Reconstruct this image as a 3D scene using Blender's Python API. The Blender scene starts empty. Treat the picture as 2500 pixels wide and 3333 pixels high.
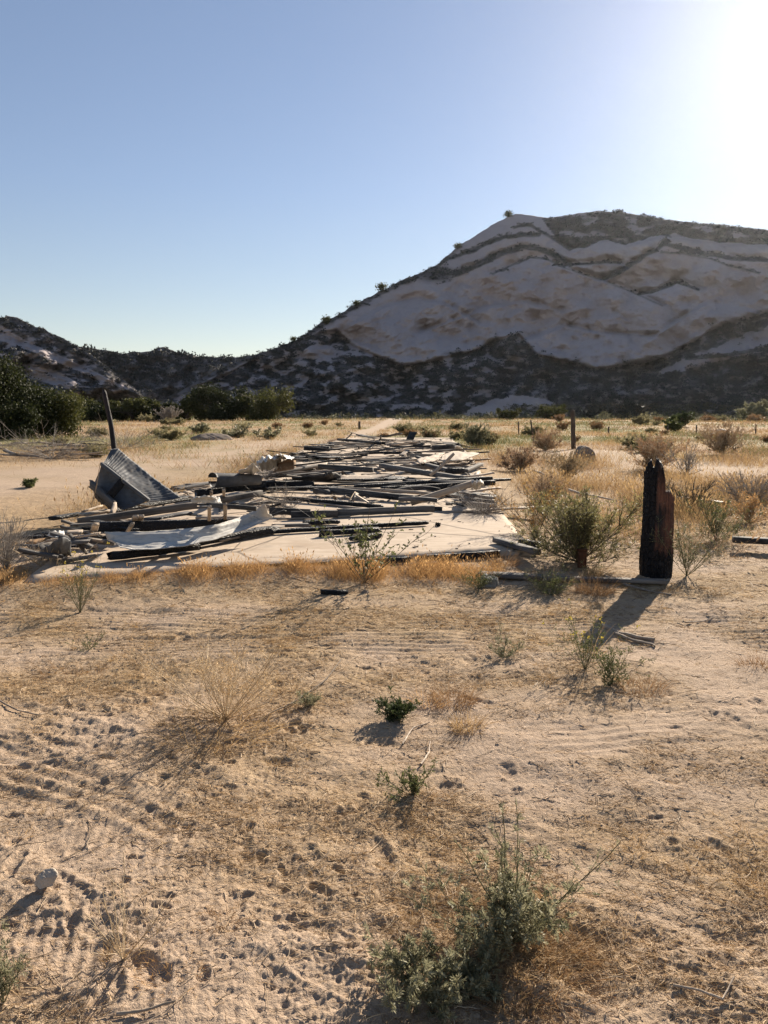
import bpy, math, random
import numpy as np
from mathutils import Vector, Matrix

# ------------------------------------------------------------------ camera, sky, sun, exposure
SC = bpy.context.scene
COL = SC.collection
CAM_H = 1.6
PITCH = math.radians(7.47)
FPX = 2504.0                       # focal length in pixels of the 2500 x 3333 photograph
cam_data = bpy.data.cameras.new('camera')
cam = bpy.data.objects.new('camera', cam_data)
COL.objects.link(cam)
cam.location = (0, 0, CAM_H)
cam.rotation_euler = (math.radians(90) - PITCH, 0, 0)
cam_data.sensor_fit = 'VERTICAL'
cam_data.sensor_height = 24.0
cam_data.lens = 24.0 * FPX / 3333.0
cam_data.clip_start = 0.05
cam_data.clip_end = 9000
SC.camera = cam
SC.render.resolution_x, SC.render.resolution_y = 768, 1024

SUN_AZ, SUN_EL = math.radians(28.0), math.radians(24.5)
to_sun = Vector((math.sin(SUN_AZ) * math.cos(SUN_EL), math.cos(SUN_AZ) * math.cos(SUN_EL), math.sin(SUN_EL)))
world = bpy.data.worlds.new('World')
SC.world = world
world.use_nodes = True
wn = world.node_tree
wn.nodes.clear()
w_out = wn.nodes.new('ShaderNodeOutputWorld')
w_bg = wn.nodes.new('ShaderNodeBackground')
w_sky = wn.nodes.new('ShaderNodeTexSky')
w_sky.sky_type = 'NISHITA'
w_sky.sun_disc = False
w_sky.sun_elevation = SUN_EL
w_sky.sun_rotation = SUN_AZ
w_sky.altitude = 600
w_sky.air_density = 1.0
w_sky.dust_density = 0.16
w_sky.ozone_density = 2.5
w_bg.inputs['Strength'].default_value = 0.069
w_gam = wn.nodes.new('ShaderNodeGamma')                 # compresses the sky's brightness range to hold down the glare by the sun
w_gam.inputs['Gamma'].default_value = 0.84
w_tc = wn.nodes.new('ShaderNodeTexCoord'); w_sep = wn.nodes.new('ShaderNodeSeparateXYZ')
w_map = wn.nodes.new('ShaderNodeMapRange'); w_map.inputs[1].default_value = 0.0; w_map.inputs[2].default_value = 0.26
w_mix = wn.nodes.new('ShaderNodeMix'); w_mix.data_type = 'RGBA'; w_mix.blend_type = 'MULTIPLY'; w_mix.inputs[0].default_value = 1.0
w_hor = wn.nodes.new('ShaderNodeMix'); w_hor.data_type = 'RGBA'
w_hor.inputs[6].default_value = (1.18, 0.99, 0.82, 1); w_hor.inputs[7].default_value = (1.10, 1.0, 0.99, 1)
wn.links.new(w_tc.outputs['Generated'], w_sep.inputs[0]); wn.links.new(w_sep.outputs[2], w_map.inputs[0])
wn.links.new(w_map.outputs[0], w_hor.inputs[0])
wn.links.new(w_sky.outputs[0], w_gam.inputs['Color'])
wn.links.new(w_gam.outputs[0], w_mix.inputs[6]); wn.links.new(w_hor.outputs[2], w_mix.inputs[7])
wn.links.new(w_mix.outputs[2], w_bg.inputs['Color'])
wn.links.new(w_bg.outputs[0], w_out.inputs['Surface'])

sun_data = bpy.data.lights.new('sun', 'SUN')
sun_data.energy = 5.0
sun_data.angle = math.radians(0.55)
sun_data.color = (1.0, 0.88, 0.72)
sun = bpy.data.objects.new('sun', sun_data)
COL.objects.link(sun)
sun.rotation_euler = to_sun.to_track_quat('Z', 'Y').to_euler()
sun.location = (30, 55, 40)

SC.view_settings.view_transform = 'Standard'
SC.view_settings.look = 'None'
SC.view_settings.exposure = 1.2
SC.view_settings.gamma = 1.0
SC.render.engine = 'CYCLES'
SC.cycles.max_bounces = 6
SC.cycles.diffuse_bounces = 3
SC.cycles.transmission_bounces = 3
SC.cycles.transparent_max_bounces = 4
SC.cycles.volume_bounces = 1

# ------------------------------------------------------------------ helpers: pixels of the photograph -> points in the world
CP, SP = math.cos(PITCH), math.sin(PITCH)
K = 2500.0 / 1659.0               # many outlines were measured on a 1659 px wide view

def ray(x, y):
    dx = (np.asarray(x, float) - 1250.0) / FPX
    dy = (1666.5 - np.asarray(y, float)) / FPX
    return dx, CP + dy * SP, -SP + dy * CP

def gp(x, y, z=0.0):
    rx, ry, rz = ray(x, y)
    t = (z - CAM_H) / rz
    return Vector((float(rx * t), float(ry * t), float(z)))

def at(x, y, d):
    """point seen at pixel x, y standing d metres ahead"""
    rx, ry, rz = ray(x, y)
    t = d / ry
    return Vector((float(rx * t), float(d), float(CAM_H + rz * t)))

# ------------------------------------------------------------------ noise
_pr = np.random.RandomState(7)
_perm = _pr.permutation(512).astype(np.int64)
_perm = np.concatenate([_perm, _perm])
_ang = _pr.rand(512) * 2 * math.pi
_gx, _gy = np.cos(_ang), np.sin(_ang)

def noise(x, y, seed=0):
    x = np.asarray(x, float) + seed * 17.31
    y = np.asarray(y, float) - seed * 9.77
    xi = np.floor(x).astype(np.int64); yi = np.floor(y).astype(np.int64)
    xf, yf = x - xi, y - yi
    u = xf * xf * xf * (xf * (xf * 6 - 15) + 10)
    v = yf * yf * yf * (yf * (yf * 6 - 15) + 10)
    xi &= 511; yi &= 511
    x1 = (xi + 1) & 511; y1 = (yi + 1) & 511
    def g(a, b, fx, fy):
        h = _perm[(_perm[a] + b) & 511]
        return _gx[h] * fx + _gy[h] * fy
    n00 = g(xi, yi, xf, yf); n10 = g(x1, yi, xf - 1, yf)
    n01 = g(xi, y1, xf, yf - 1); n11 = g(x1, y1, xf - 1, yf - 1)
    a = n00 + u * (n10 - n00); b = n01 + u * (n11 - n01)
    return 1.5 * (a + v * (b - a))

def fbm(x, y, octv=4, seed=0, gain=0.5, lac=2.03):
    s, a, f = 0, 1.0, 1.0
    for i in range(octv):
        s = s + a * noise(np.asarray(x) * f, np.asarray(y) * f, seed + i * 3)
        a *= gain; f *= lac
    return s

def sstep(a, b, x):
    t = np.clip((np.asarray(x, float) - a) / (b - a), 0, 1)
    return t * t * (3 - 2 * t)

def pip(poly, x, y):
    """points in polygon, vectorised"""
    x = np.asarray(x, float); y = np.asarray(y, float)
    r = np.zeros(np.broadcast(x, y).shape, bool)
    n = len(poly)
    for i in range(n):
        x0, y0 = poly[i]; x1, y1 = poly[(i + 1) % n]
        if y0 == y1: continue
        c = ((y0 > y) != (y1 > y)) & (x < (x1 - x0) * (y - y0) / (y1 - y0) + x0)
        r ^= c
    return r

def seg_dist(pl, x, y):
    """distance to a polyline"""
    d = np.full(np.shape(x), 1e9)
    for (x0, y0), (x1, y1) in zip(pl[:-1], pl[1:]):
        dx, dy = x1 - x0, y1 - y0
        t = np.clip(((x - x0) * dx + (y - y0) * dy) / (dx * dx + dy * dy), 0, 1)
        d = np.minimum(d, np.hypot(x - x0 - t * dx, y - y0 - t * dy))
    return d

# ------------------------------------------------------------------ mesh and object helpers
def mesh_np(name, V, faces, mats, smooth=False, tint=None, color=None, midx=None):
    """mesh from numpy arrays; faces: list of int arrays (n,k)"""
    V = np.ascontiguousarray(V, dtype=np.float32).reshape(-1, 3)
    if isinstance(faces, np.ndarray): faces = [faces]
    faces = [np.asarray(f, np.int32) for f in faces if len(f)]
    me = bpy.data.meshes.new(name)
    me.vertices.add(len(V)); me.vertices.foreach_set('co', V.ravel())
    nl = sum(f.size for f in faces); nf = sum(len(f) for f in faces)
    me.loops.add(nl); me.polygons.add(nf)
    me.loops.foreach_set('vertex_index', np.concatenate([f.ravel() for f in faces]))
    tot = np.concatenate([np.full(len(f), f.shape[1], np.int32) for f in faces])
    st = np.zeros(nf, np.int32); st[1:] = np.cumsum(tot)[:-1]
    me.polygons.foreach_set('loop_start', st)
    if smooth: me.polygons.foreach_set('use_smooth', np.ones(nf, bool))
    if not isinstance(mats, (list, tuple)): mats = [mats]
    for m in mats: me.materials.append(m)
    if midx is not None: me.polygons.foreach_set('material_index', np.asarray(midx, np.int32))
    if tint is not None:
        a = me.attributes.new('tint', 'FLOAT', 'POINT'); a.data.foreach_set('value', np.asarray(tint, np.float32).ravel())
    if color is not None:
        c = np.ones((len(V), 4), np.float32); c[:, :3] = color
        a = me.attributes.new('zone', 'FLOAT_COLOR', 'POINT'); a.data.foreach_set('color', c.ravel())
    me.update(calc_edges=True)
    return me

def link(name, me, parent=None, loc=None):
    o = bpy.data.objects.new(name, me); COL.objects.link(o)
    if parent is not None: o.parent = parent
    if loc is not None: o.location = loc
    return o

def tag(o, label, cat, group=None, kind=None):
    if label: o['label'] = label
    if cat: o['category'] = cat
    if group: o['group'] = group
    if kind: o['kind'] = kind
    return o

def empty(name, loc, label, cat, group=None):
    o = bpy.data.objects.new(name, None); COL.objects.link(o)
    o.location = loc; o.empty_display_size = 0.1
    return tag(o, label, cat, group)

def unit(v):
    v = np.asarray(v, float)
    return v / np.maximum(np.linalg.norm(v, axis=-1, keepdims=True), 1e-9)

def blades(P, D, L, W, bend, rng, seg=2, tint=None):
    N = len(P)
    D = unit(D); L = np.broadcast_to(L, N); W = np.broadcast_to(W, N)
    wd = unit(np.cross(D, unit(rng.normal(size=(N, 3)))))
    t = np.linspace(0, 1, seg + 1)
    c = P[:, None, :] + D[:, None, :] * (L[:, None] * t)[:, :, None] + bend[:, None, :] * (t ** 2)[None, :, None]
    w = (W[:, None] * (1 - 0.82 * t)[None, :])[:, :, None] * wd[:, None, :] * 0.5
    V = np.stack([c - w, c + w], axis=2).reshape(-1, 3)
    b = (np.arange(N) * (seg + 1) * 2)[:, None]
    F = []
    for s in range(seg):
        i = b + s * 2
        F.append(np.concatenate([i, i + 1, i + 3, i + 2], axis=1))
    F = np.concatenate(F)
    if tint is None: tint = rng.rand(N)
    T = np.repeat(tint, (seg + 1) * 2)
    return V, F, T

def tubes(paths, rad, sides=4):
    """paths (N,K,3) radii (N,K)"""
    paths = np.asarray(paths, float); rad = np.asarray(rad, float)
    N, Kk, _ = paths.shape
    tg = unit(np.gradient(paths, axis=1))
    ref = np.where(np.abs(tg[:, :1, 2:3]) > 0.9, np.array([[[1.0, 0, 0]]]), np.array([[[0, 0, 1.0]]]))
    a = unit(np.cross(tg, np.broadcast_to(ref, tg.shape)))
    b = np.cross(tg, a)
    th = np.arange(sides) * 2 * math.pi / sides
    ring = a[:, :, None, :] * np.cos(th)[None, None, :, None] + b[:, :, None, :] * np.sin(th)[None, None, :, None]
    V = (paths[:, :, None, :] + ring * rad[:, :, None, None]).reshape(-1, 3)
    base = (np.arange(N) * Kk * sides)[:, None, None]
    k = np.arange(Kk - 1)[None, :, None] * sides
    s = np.arange(sides)[None, None, :]; s2 = (s + 1) % sides
    i = base + k
    F = np.stack([i + s, i + s2, i + sides + s2, i + sides + s], axis=-1).reshape(-1, 4)
    return V, F

def diamonds(P, D, size, asp, rng, tint=None, fold=0.12):
    """leaf shaped quads: base, side, tip, side"""
    N = len(P); D = unit(D)
    size = np.broadcast_to(size, N)[:, None]
    wd = unit(np.cross(D, unit(rng.normal(size=(N, 3)))))
    nr = np.cross(D, wd)
    m = P + D * size * 0.45
    V = np.stack([P, m + wd * size * asp + nr * size * fold, P + D * size, m - wd * size * asp + nr * size * fold], axis=1).reshape(-1, 3)
    F = np.arange(N * 4).reshape(-1, 4)
    if tint is None: tint = rng.rand(N)
    return V, F, np.repeat(tint, 4)

def merge(parts):
    Vs, Fs, Ts, off = [], [], [], 0
    for V, F, T in parts:
        Vs.append(V); Fs.append(F + off); Ts.append(T); off += len(V)
    return np.concatenate(Vs), np.concatenate(Fs), np.concatenate(Ts)

# ------------------------------------------------------------------ materials
class NT:
    def __init__(self, name):
        self.m = bpy.data.materials.new(name); self.m.use_nodes = True
        self.t = self.m.node_tree; self.t.nodes.clear()
        self.out = self.n('OutputMaterial')
    def n(self, typ, props=None, **ins):
        nd = self.t.nodes.new('ShaderNode' + typ)
        for k, v in (props or {}).items(): setattr(nd, k, v)
        for k, v in ins.items():
            self.s(nd, int(k[1:]) if k[0] == 'i' and k[1:].isdigit() else k.replace('_', ' '), v)
        return nd
    def s(self, nd, key, v):
        sock = nd.inputs[key]
        if hasattr(v, 'is_output'): self.t.links.new(v, sock)
        elif isinstance(v, (tuple, list)) and len(v) == 3 and sock.type == 'RGBA': sock.default_value = (*v, 1)
        else: sock.default_value = v
    def mix(self, f, a, b, mode='MIX'):
        nd = self.n('Mix', {'data_type': 'RGBA', 'blend_type': mode})
        self.s(nd, 0, f); self.s(nd, 6, a); self.s(nd, 7, b)
        return nd.outputs[2]
    def math(self, op, a, b=0.0, c=0.0, clamp=False):
        nd = self.n('Math', {'operation': op, 'use_clamp': clamp}, i0=a, i1=b)
        if op == 'MULTIPLY_ADD': self.s(nd, 2, c)
        return nd.outputs[0]
    def rng(self, v, a, b, c=0.0, d=1.0):
        return self.n('MapRange', None, i0=v, i1=a, i2=b, i3=c, i4=d).outputs[0]
    def noise(self, vec, scale, detail=4, rough=0.55, dist=0.0):
        nd = self.n('TexNoise', None, Scale=scale, Detail=detail, Roughness=rough, Distortion=dist)
        if vec is not None: self.s(nd, 'Vector', vec)
        return nd.outputs[0]
    def scaled(self, vec, s, off=None):
        nd = self.n('Mapping'); self.s(nd, 'Vector', vec); nd.inputs['Scale'].default_value = s
        if off is not None: self.s(nd, 'Location', off)
        return nd.outputs[0]
    def bump(self, h, strength=0.5, dist=0.01, normal=None):
        nd = self.n('Bump', None, Strength=strength, Distance=dist, Height=h)
        if normal is not None: self.s(nd, 'Normal', normal)
        return nd.outputs[0]
    def principled(self, color, rough=0.9, normal=None, metallic=0.0, spec=0.3):
        b = self.n('BsdfPrincipled')
        self.s(b, 'Base Color', color); self.s(b, 'Roughness', rough); self.s(b, 'Metallic', metallic)
        self.s(b, 'Specular IOR Level', spec)
        if normal is not None: self.s(b, 'Normal', normal)
        self.t.links.new(b.outputs[0], self.out.inputs[0])
        return self.m

def mat_leaf(name, c0, c1, trans=0.35, rough=0.7, spec=0.2):
    t = NT(name)
    a = t.n('Attribute', {'attribute_name': 'tint'}).outputs['Fac']
    col = t.mix(a, c0, c1)
    d = t.n('BsdfPrincipled'); t.s(d, 'Base Color', col); t.s(d, 'Roughness', rough); t.s(d, 'Specular IOR Level', spec)
    tr = t.n('BsdfTranslucent'); t.s(tr, 'Color', col)
    mx = t.n('MixShader', None, i0=trans); t.s(mx, 1, d.outputs[0]); t.s(mx, 2, tr.outputs[0])
    t.t.links.new(mx.outputs[0], t.out.inputs[0])
    return t.m

def mat_wood(name, c0, c1, char=0.0, rough=0.85, bump=0.4, stain=None):
    """weathered or charred timber, grain along the object's X axis"""
    t = NT(name)
    co = t.n('TexCoord').outputs['Object']
    rnd = t.n('ObjectInfo').outputs['Random']
    off = t.n('CombineXYZ', None, X=t.math('MULTIPLY', rnd, 37.0), Y=t.math('MULTIPLY', rnd, 91.0), Z=rnd).outputs[0]
    g = t.noise(t.scaled(co, (1.6, 34, 34), off), 1.0, 6, 0.65, 0.4)
    blot = t.noise(t.scaled(co, (1.3, 5, 5), off), 1.0, 4, 0.6)
    f = t.rng(g, 0.32, 0.7)
    col = t.mix(f, c0, c1)
    tone = t.math('MULTIPLY_ADD', rnd, 0.7, 0.65)
    col = t.mix(1.0, col, t.n('CombineColor', None, i0=tone, i1=tone, i2=tone).outputs[0], 'MULTIPLY')
    if stain is not None:
        col = t.mix(t.rng(blot, 0.5, 0.66), col, stain)
    h = t.math('MULTIPLY_ADD', g, 1.0, t.math('MULTIPLY', blot, 0.5))
    if char:
        vo = t.n('TexVoronoi', {'feature': 'DISTANCE_TO_EDGE'}, Scale=1.0); t.s(vo, 'Vector', t.scaled(co, (24, 42, 42), off))
        h = t.math('ADD', h, t.math('MULTIPLY', t.rng(vo.outputs['Distance'], 0.0, 0.25), char))
    return t.principled(col, rough, t.bump(h, bump, 0.012), 0.0, 0.35)

# ground: zone.r = straw cover, zone.g = pale packed dirt, zone.b = green growth
t = NT('sandy_ground')
pos = t.n('NewGeometry').outputs['Position']
zc = t.n('SeparateColor', None, i0=t.n('Attribute', {'attribute_name': 'zone'}).outputs['Color'])
n1 = t.noise(pos, 1.7, 5, 0.6); n2 = t.noise(pos, 16.0, 5, 0.65); n3 = t.noise(pos, 230.0, 3, 0.7)
sand = t.mix(t.rng(n2, 0.3, 0.7), (0.42, 0.315, 0.225), (0.56, 0.435, 0.325))
sand = t.mix(t.rng(n3, 0.35, 0.75), t.mix(0.5, sand, (0.20, 0.13, 0.085)), sand)
straw = t.mix(t.rng(n2, 0.3, 0.7), (0.22, 0.145, 0.075), (0.46, 0.325, 0.175))
fine = t.noise(t.scaled(pos, (55, 130, 60)), 1.0, 3, 0.7)
sf = t.math('MULTIPLY', zc.outputs[0], t.rng(fine, 0.30, 0.56), clamp=True)
col = t.mix(sf, sand, straw)
dirt = t.mix(t.rng(n2, 0.3, 0.7), (0.36, 0.265, 0.188), (0.46, 0.35, 0.255))
col = t.mix(zc.outputs[1], col, dirt)
green = t.mix(t.rng(n2, 0.3, 0.7), (0.13, 0.135, 0.055), (0.26, 0.23, 0.10))
col = t.mix(t.math('MULTIPLY', zc.outputs[2], 0.85), col, green)
hb = t.math('ADD', t.math('MULTIPLY', n3, 0.35), t.math('MULTIPLY', t.noise(pos, 70.0, 4, 0.7), 1.0))
M_GROUND = t.principled(col, 0.97, t.bump(hb, 0.8, 0.014), 0, 0.12)

t = NT('concrete_slab')
pos = t.n('NewGeometry').outputs['Position']
n1 = t.noise(pos, 0.8, 5, 0.6); n2 = t.noise(t.scaled(pos, (3, 8, 3)), 1.0, 6, 0.65); n3 = t.noise(pos, 120, 3, 0.6)
col = t.mix(t.rng(n2, 0.3, 0.72), (0.37, 0.285, 0.205), (0.52, 0.42, 0.32))
col = t.mix(t.rng(n1, 0.56, 0.74), col, (0.34, 0.25, 0.17))
vo = t.n('TexVoronoi', {'feature': 'F1'}, Scale=5.5, Randomness=1.0); t.s(vo, 'Vector', pos)
speck = t.rng(vo.outputs['Distance'], 0.05, 0.085, 1.0, 0.0)
col = t.mix(t.math('MULTIPLY', speck, t.rng(t.noise(pos, 0.9, 3, 0.6), 0.45, 0.6)), col, (0.05, 0.04, 0.035))
ck = t.n('TexVoronoi', {'feature': 'DISTANCE_TO_EDGE'}, Scale=0.42); t.s(ck, 'Vector', t.n('VectorMath', {'operation': 'ADD'}, i0=pos, i1=t.n('TexNoise', None, Scale=2.5, Detail=5).outputs[1]).outputs[0])
col = t.mix(t.rng(ck.outputs['Distance'], 0.004, 0.011, 0.75, 0.0), col, (0.10, 0.075, 0.055))
soot = t.noise(t.scaled(pos, (1.1, 2.4, 1)), 1.0, 6, 0.7, 0.6)
col = t.mix(t.rng(soot, 0.56, 0.78, 0.0, 0.7), col, (0.11, 0.095, 0.085))
M_CONC = t.principled(col, 0.9, t.bump(t.math('ADD', n3, n2), 0.25, 0.006), 0, 0.25)

M_CHAR = mat_wood('charred_wood', (0.006, 0.006, 0.007), (0.028, 0.026, 0.027), char=1.2, rough=0.62, bump=0.8)
M_DARK = mat_wood('smoke_dark_wood', (0.034, 0.032, 0.031), (0.155, 0.142, 0.132), char=0.2, stain=(0.012, 0.012, 0.012))
M_GREY = mat_wood('weathered_grey_wood', (0.085, 0.072, 0.060), (0.23, 0.195, 0.165), stain=(0.05, 0.043, 0.038))
M_PALE = mat_wood('pale_dry_wood', (0.27, 0.21, 0.155), (0.50, 0.41, 0.32), stain=(0.20, 0.155, 0.115))
M_TAN = mat_wood('raw_orange_wood', (0.26, 0.145, 0.065), (0.45, 0.27, 0.13))
M_LOG = mat_wood('dry_branch_wood', (0.14, 0.105, 0.08), (0.34, 0.27, 0.20))

def mat_metal(name, c0, c1, rough, metallic, stain=None):
    t = NT(name)
    co = t.n('TexCoord').outputs['Object']
    n1 = t.noise(co, 3.0, 5, 0.65); n2 = t.noise(t.scaled(co, (6, 30, 30)), 1.0, 4, 0.6)
    col = t.mix(t.rng(n1, 0.32, 0.68), c0, c1)
    if stain is not None: col = t.mix(t.rng(n2, 0.55, 0.75), col, stain)
    rg = t.rng(n2, 0.3, 0.7, rough, min(1, rough + 0.25))
    return t.principled(col, rg, t.bump(t.noise(co, 9.0, 4, 0.6), 0.2, 0.008), metallic, 0.35)
M_GALV = mat_metal('galvanised_sheet', (0.36, 0.345, 0.32), (0.54, 0.52, 0.48), 0.55, 0.15, (0.26, 0.23, 0.20))
M_DULL = mat_metal('burnt_grey_sheet', (0.045, 0.048, 0.054), (0.12, 0.124, 0.13), 0.58, 0.1, (0.085, 0.060, 0.046))
M_WHITE = mat_metal('white_painted_sheet', (0.50, 0.48, 0.45), (0.72, 0.70, 0.66), 0.5, 0.0, (0.30, 0.27, 0.23))

t = NT('stone')
co = t.n('TexCoord').outputs['Object']
n1 = t.noise(co, 8.0, 6, 0.65); n2 = t.noise(co, 45.0, 4, 0.6)
M_STONE = t.principled(t.mix(t.rng(n1, 0.3, 0.7), (0.30, 0.25, 0.20), (0.52, 0.46, 0.39)), 0.9, t.bump(t.math('ADD', n1, n2), 0.5, 0.02))
t = NT('brown_rock')
co = t.n('TexCoord').outputs['Object']
n1 = t.noise(t.scaled(co, (2, 2, 9)), 1.0, 6, 0.65); n2 = t.noise(co, 25.0, 4, 0.6)
M_ROCK = t.principled(t.mix(t.rng(n1, 0.3, 0.7), (0.13, 0.10, 0.08), (0.30, 0.24, 0.19)), 0.95, t.bump(t.math('ADD', n1, n2), 0.6, 0.03))

# hillside: zone.r = shrub ground cover, zone.g = pale rubble
t = NT('bare_hillside')
pos = t.n('NewGeometry').outputs['Position']
zc = t.n('SeparateColor', None, i0=t.n('Attribute', {'attribute_name': 'zone'}).outputs['Color'])
n1 = t.noise(t.scaled(pos, (0.02, 0.02, 0.05)), 1.0, 7, 0.62); n2 = t.noise(pos, 0.22, 6, 0.65); n3 = t.noise(pos, 1.1, 4, 0.7)
rock = t.mix(t.rng(n1, 0.3, 0.7), (0.355, 0.302, 0.290), (0.425, 0.370, 0.360))
rock = t.mix(t.rng(n2, 0.5, 0.9), rock, (0.30, 0.26, 0.25))
rock = t.mix(t.rng(n3, 0.66, 0.76), rock, (0.18, 0.15, 0.12))
under = t.mix(t.rng(n2, 0.35, 0.65), (0.052, 0.050, 0.048), (0.15, 0.135, 0.125))
col = t.mix(zc.outputs[0], rock, under)
M_HILL = t.principled(col, 0.97, t.bump(t.math('ADD', n2, t.math('MULTIPLY', n3, 0.35)), 0.16, 0.5), 0, 0.1)

M_CHAP = mat_leaf('chaparral_leaf', (0.030, 0.034, 0.035), (0.078, 0.080, 0.072), 0.06)
M_TREE = mat_leaf('dark_oak_leaf', (0.012, 0.018, 0.007), (0.050, 0.056, 0.018), 0.28)
M_OLIVE = mat_leaf('olive_tree_leaf', (0.035, 0.045, 0.014), (0.120, 0.115, 0.036), 0.32)
M_SAGE = mat_leaf('grey_green_leaf', (0.14, 0.138, 0.075), (0.37, 0.345, 0.22), 0.35, 0.55)
M_GREEN = mat_leaf('weed_leaf', (0.055, 0.070, 0.025), (0.17, 0.18, 0.070), 0.35, 0.6)
M_DGREEN = mat_leaf('dark_green_leaf', (0.030, 0.045, 0.018), (0.090, 0.110, 0.040), 0.3, 0.55)
M_GOLD = mat_leaf('golden_dry_grass', (0.25, 0.155, 0.07), (0.50, 0.345, 0.17), 0.4)
M_ORANGE = mat_leaf('orange_dry_grass', (0.26, 0.14, 0.055), (0.64, 0.40, 0.175), 0.42)
M_BROWN = mat_leaf('brown_dry_grass', (0.17, 0.095, 0.045), (0.36, 0.22, 0.11), 0.35)
M_STRAW = mat_leaf('straw_litter', (0.15, 0.09, 0.045), (0.72, 0.52, 0.30), 0.2)
M_TWIG = mat_leaf('pale_dry_stem', (0.42, 0.31, 0.185), (0.70, 0.56, 0.38), 0.1)
M_GTWIG = mat_leaf('grey_dry_stem', (0.20, 0.17, 0.14), (0.42, 0.37, 0.32), 0.1)
M_DTWIG = mat_leaf('dark_stem', (0.06, 0.05, 0.035), (0.15, 0.12, 0.08), 0.05)
M_GSTEM = mat_leaf('green_stem', (0.10, 0.10, 0.055), (0.22, 0.20, 0.11), 0.1)
M_YEL = mat_leaf('yellow_flower', (0.42, 0.33, 0.05), (0.6, 0.48, 0.10), 0.3)
M_BARK = mat_leaf('tree_bark', (0.05, 0.04, 0.03), (0.12, 0.10, 0.08), 0.0)

# ------------------------------------------------------------------ slab outline on the ground
SLAB_Z = 0.11
front_px = [(70, 1892), (420, 1868), (620, 1852), (950, 1836), (1300, 1812), (1560, 1794), (1745, 1790)]
front = [gp(x, y, SLAB_Z) for x, y in front_px]
right_px = [(1690, 1735), (1625, 1650), (1580, 1560), (1530, 1480), (1465, 1424)]
rightp = [gp(x, y, SLAB_Z) for x, y in right_px]
leftp = [gp(x, y, SLAB_Z) for x, y in [(1130, 1424), (985, 1465), (790, 1540), (560, 1610), (230, 1770)]]
SLAB = [(p.x, p.y) for p in front + rightp + leftp]
SLAB_FAR = max(p[1] for p in SLAB)

def slab_x(d):
    """left and right edge of the slab at distance d"""
    xs = []
    n = len(SLAB)
    for i in range(n):
        (x0, y0), (x1, y1) = SLAB[i], SLAB[(i + 1) % n]
        if (y0 > d) != (y1 > d): xs.append(x0 + (x1 - x0) * (d - y0) / (y1 - y0))
    return (min(xs), max(xs)) if xs else (0, 0)

# ------------------------------------------------------------------ ground relief
_rg = np.random.RandomState(21)
PRINTS = []                       # x, y, heading, length, width, depth
for i in range(125):
    if i < 60:
        p = gp(_rg.uniform(0, 1050), _rg.uniform(2380, 3050))
    else:
        p = gp(_rg.uniform(0, 2500), _rg.uniform(2050, 3320))
    big = _rg.rand() < 0.55
    PRINTS.append((p.x, p.y, _rg.uniform(0, math.pi), _rg.uniform(0.06, 0.14) if big else _rg.uniform(0.025, 0.05),
                   _rg.uniform(0.03, 0.055) if big else _rg.uniform(0.018, 0.03), _rg.uniform(0.004, 0.012)))
for (x, y) in [(960, 2350), (940, 2375), (970, 2380), (935, 2360), (985, 2365)]:
    p = gp(x, y); PRINTS.append((p.x, p.y, 0.4, 0.045, 0.035, 0.018))
TRACKS = []                       # tyre tracks: two end points, half width, depth, kind
def track(x0, y0, x1, y1, hw, dep, kind):
    a, b = gp(x0, y0), gp(x1, y1); TRACKS.append((a.x, a.y, b.x, b.y, hw, dep, kind))
track(-260, 2390, 640, 2740, 0.17, 0.007, 0)
track(-100, 2610, 900, 3000, 0.15, 0.0035, 1)
track(-200, 3000, 820, 3420, 0.15, 0.005, 1)
track(-300, 2010, 2700, 2035, 0.30, 0.009, 0)
track(-300, 2105, 2700, 2085, 0.22, 0.010, 0)
track(1250, 2420, 2700, 2385, 0.20, 0.005, 0)
track(1500, 2930, 2250, 3250, 0.13, 0.007, 1)
track(1380, 2640, 2500, 3010, 0.15, 0.0035, 0)

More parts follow.
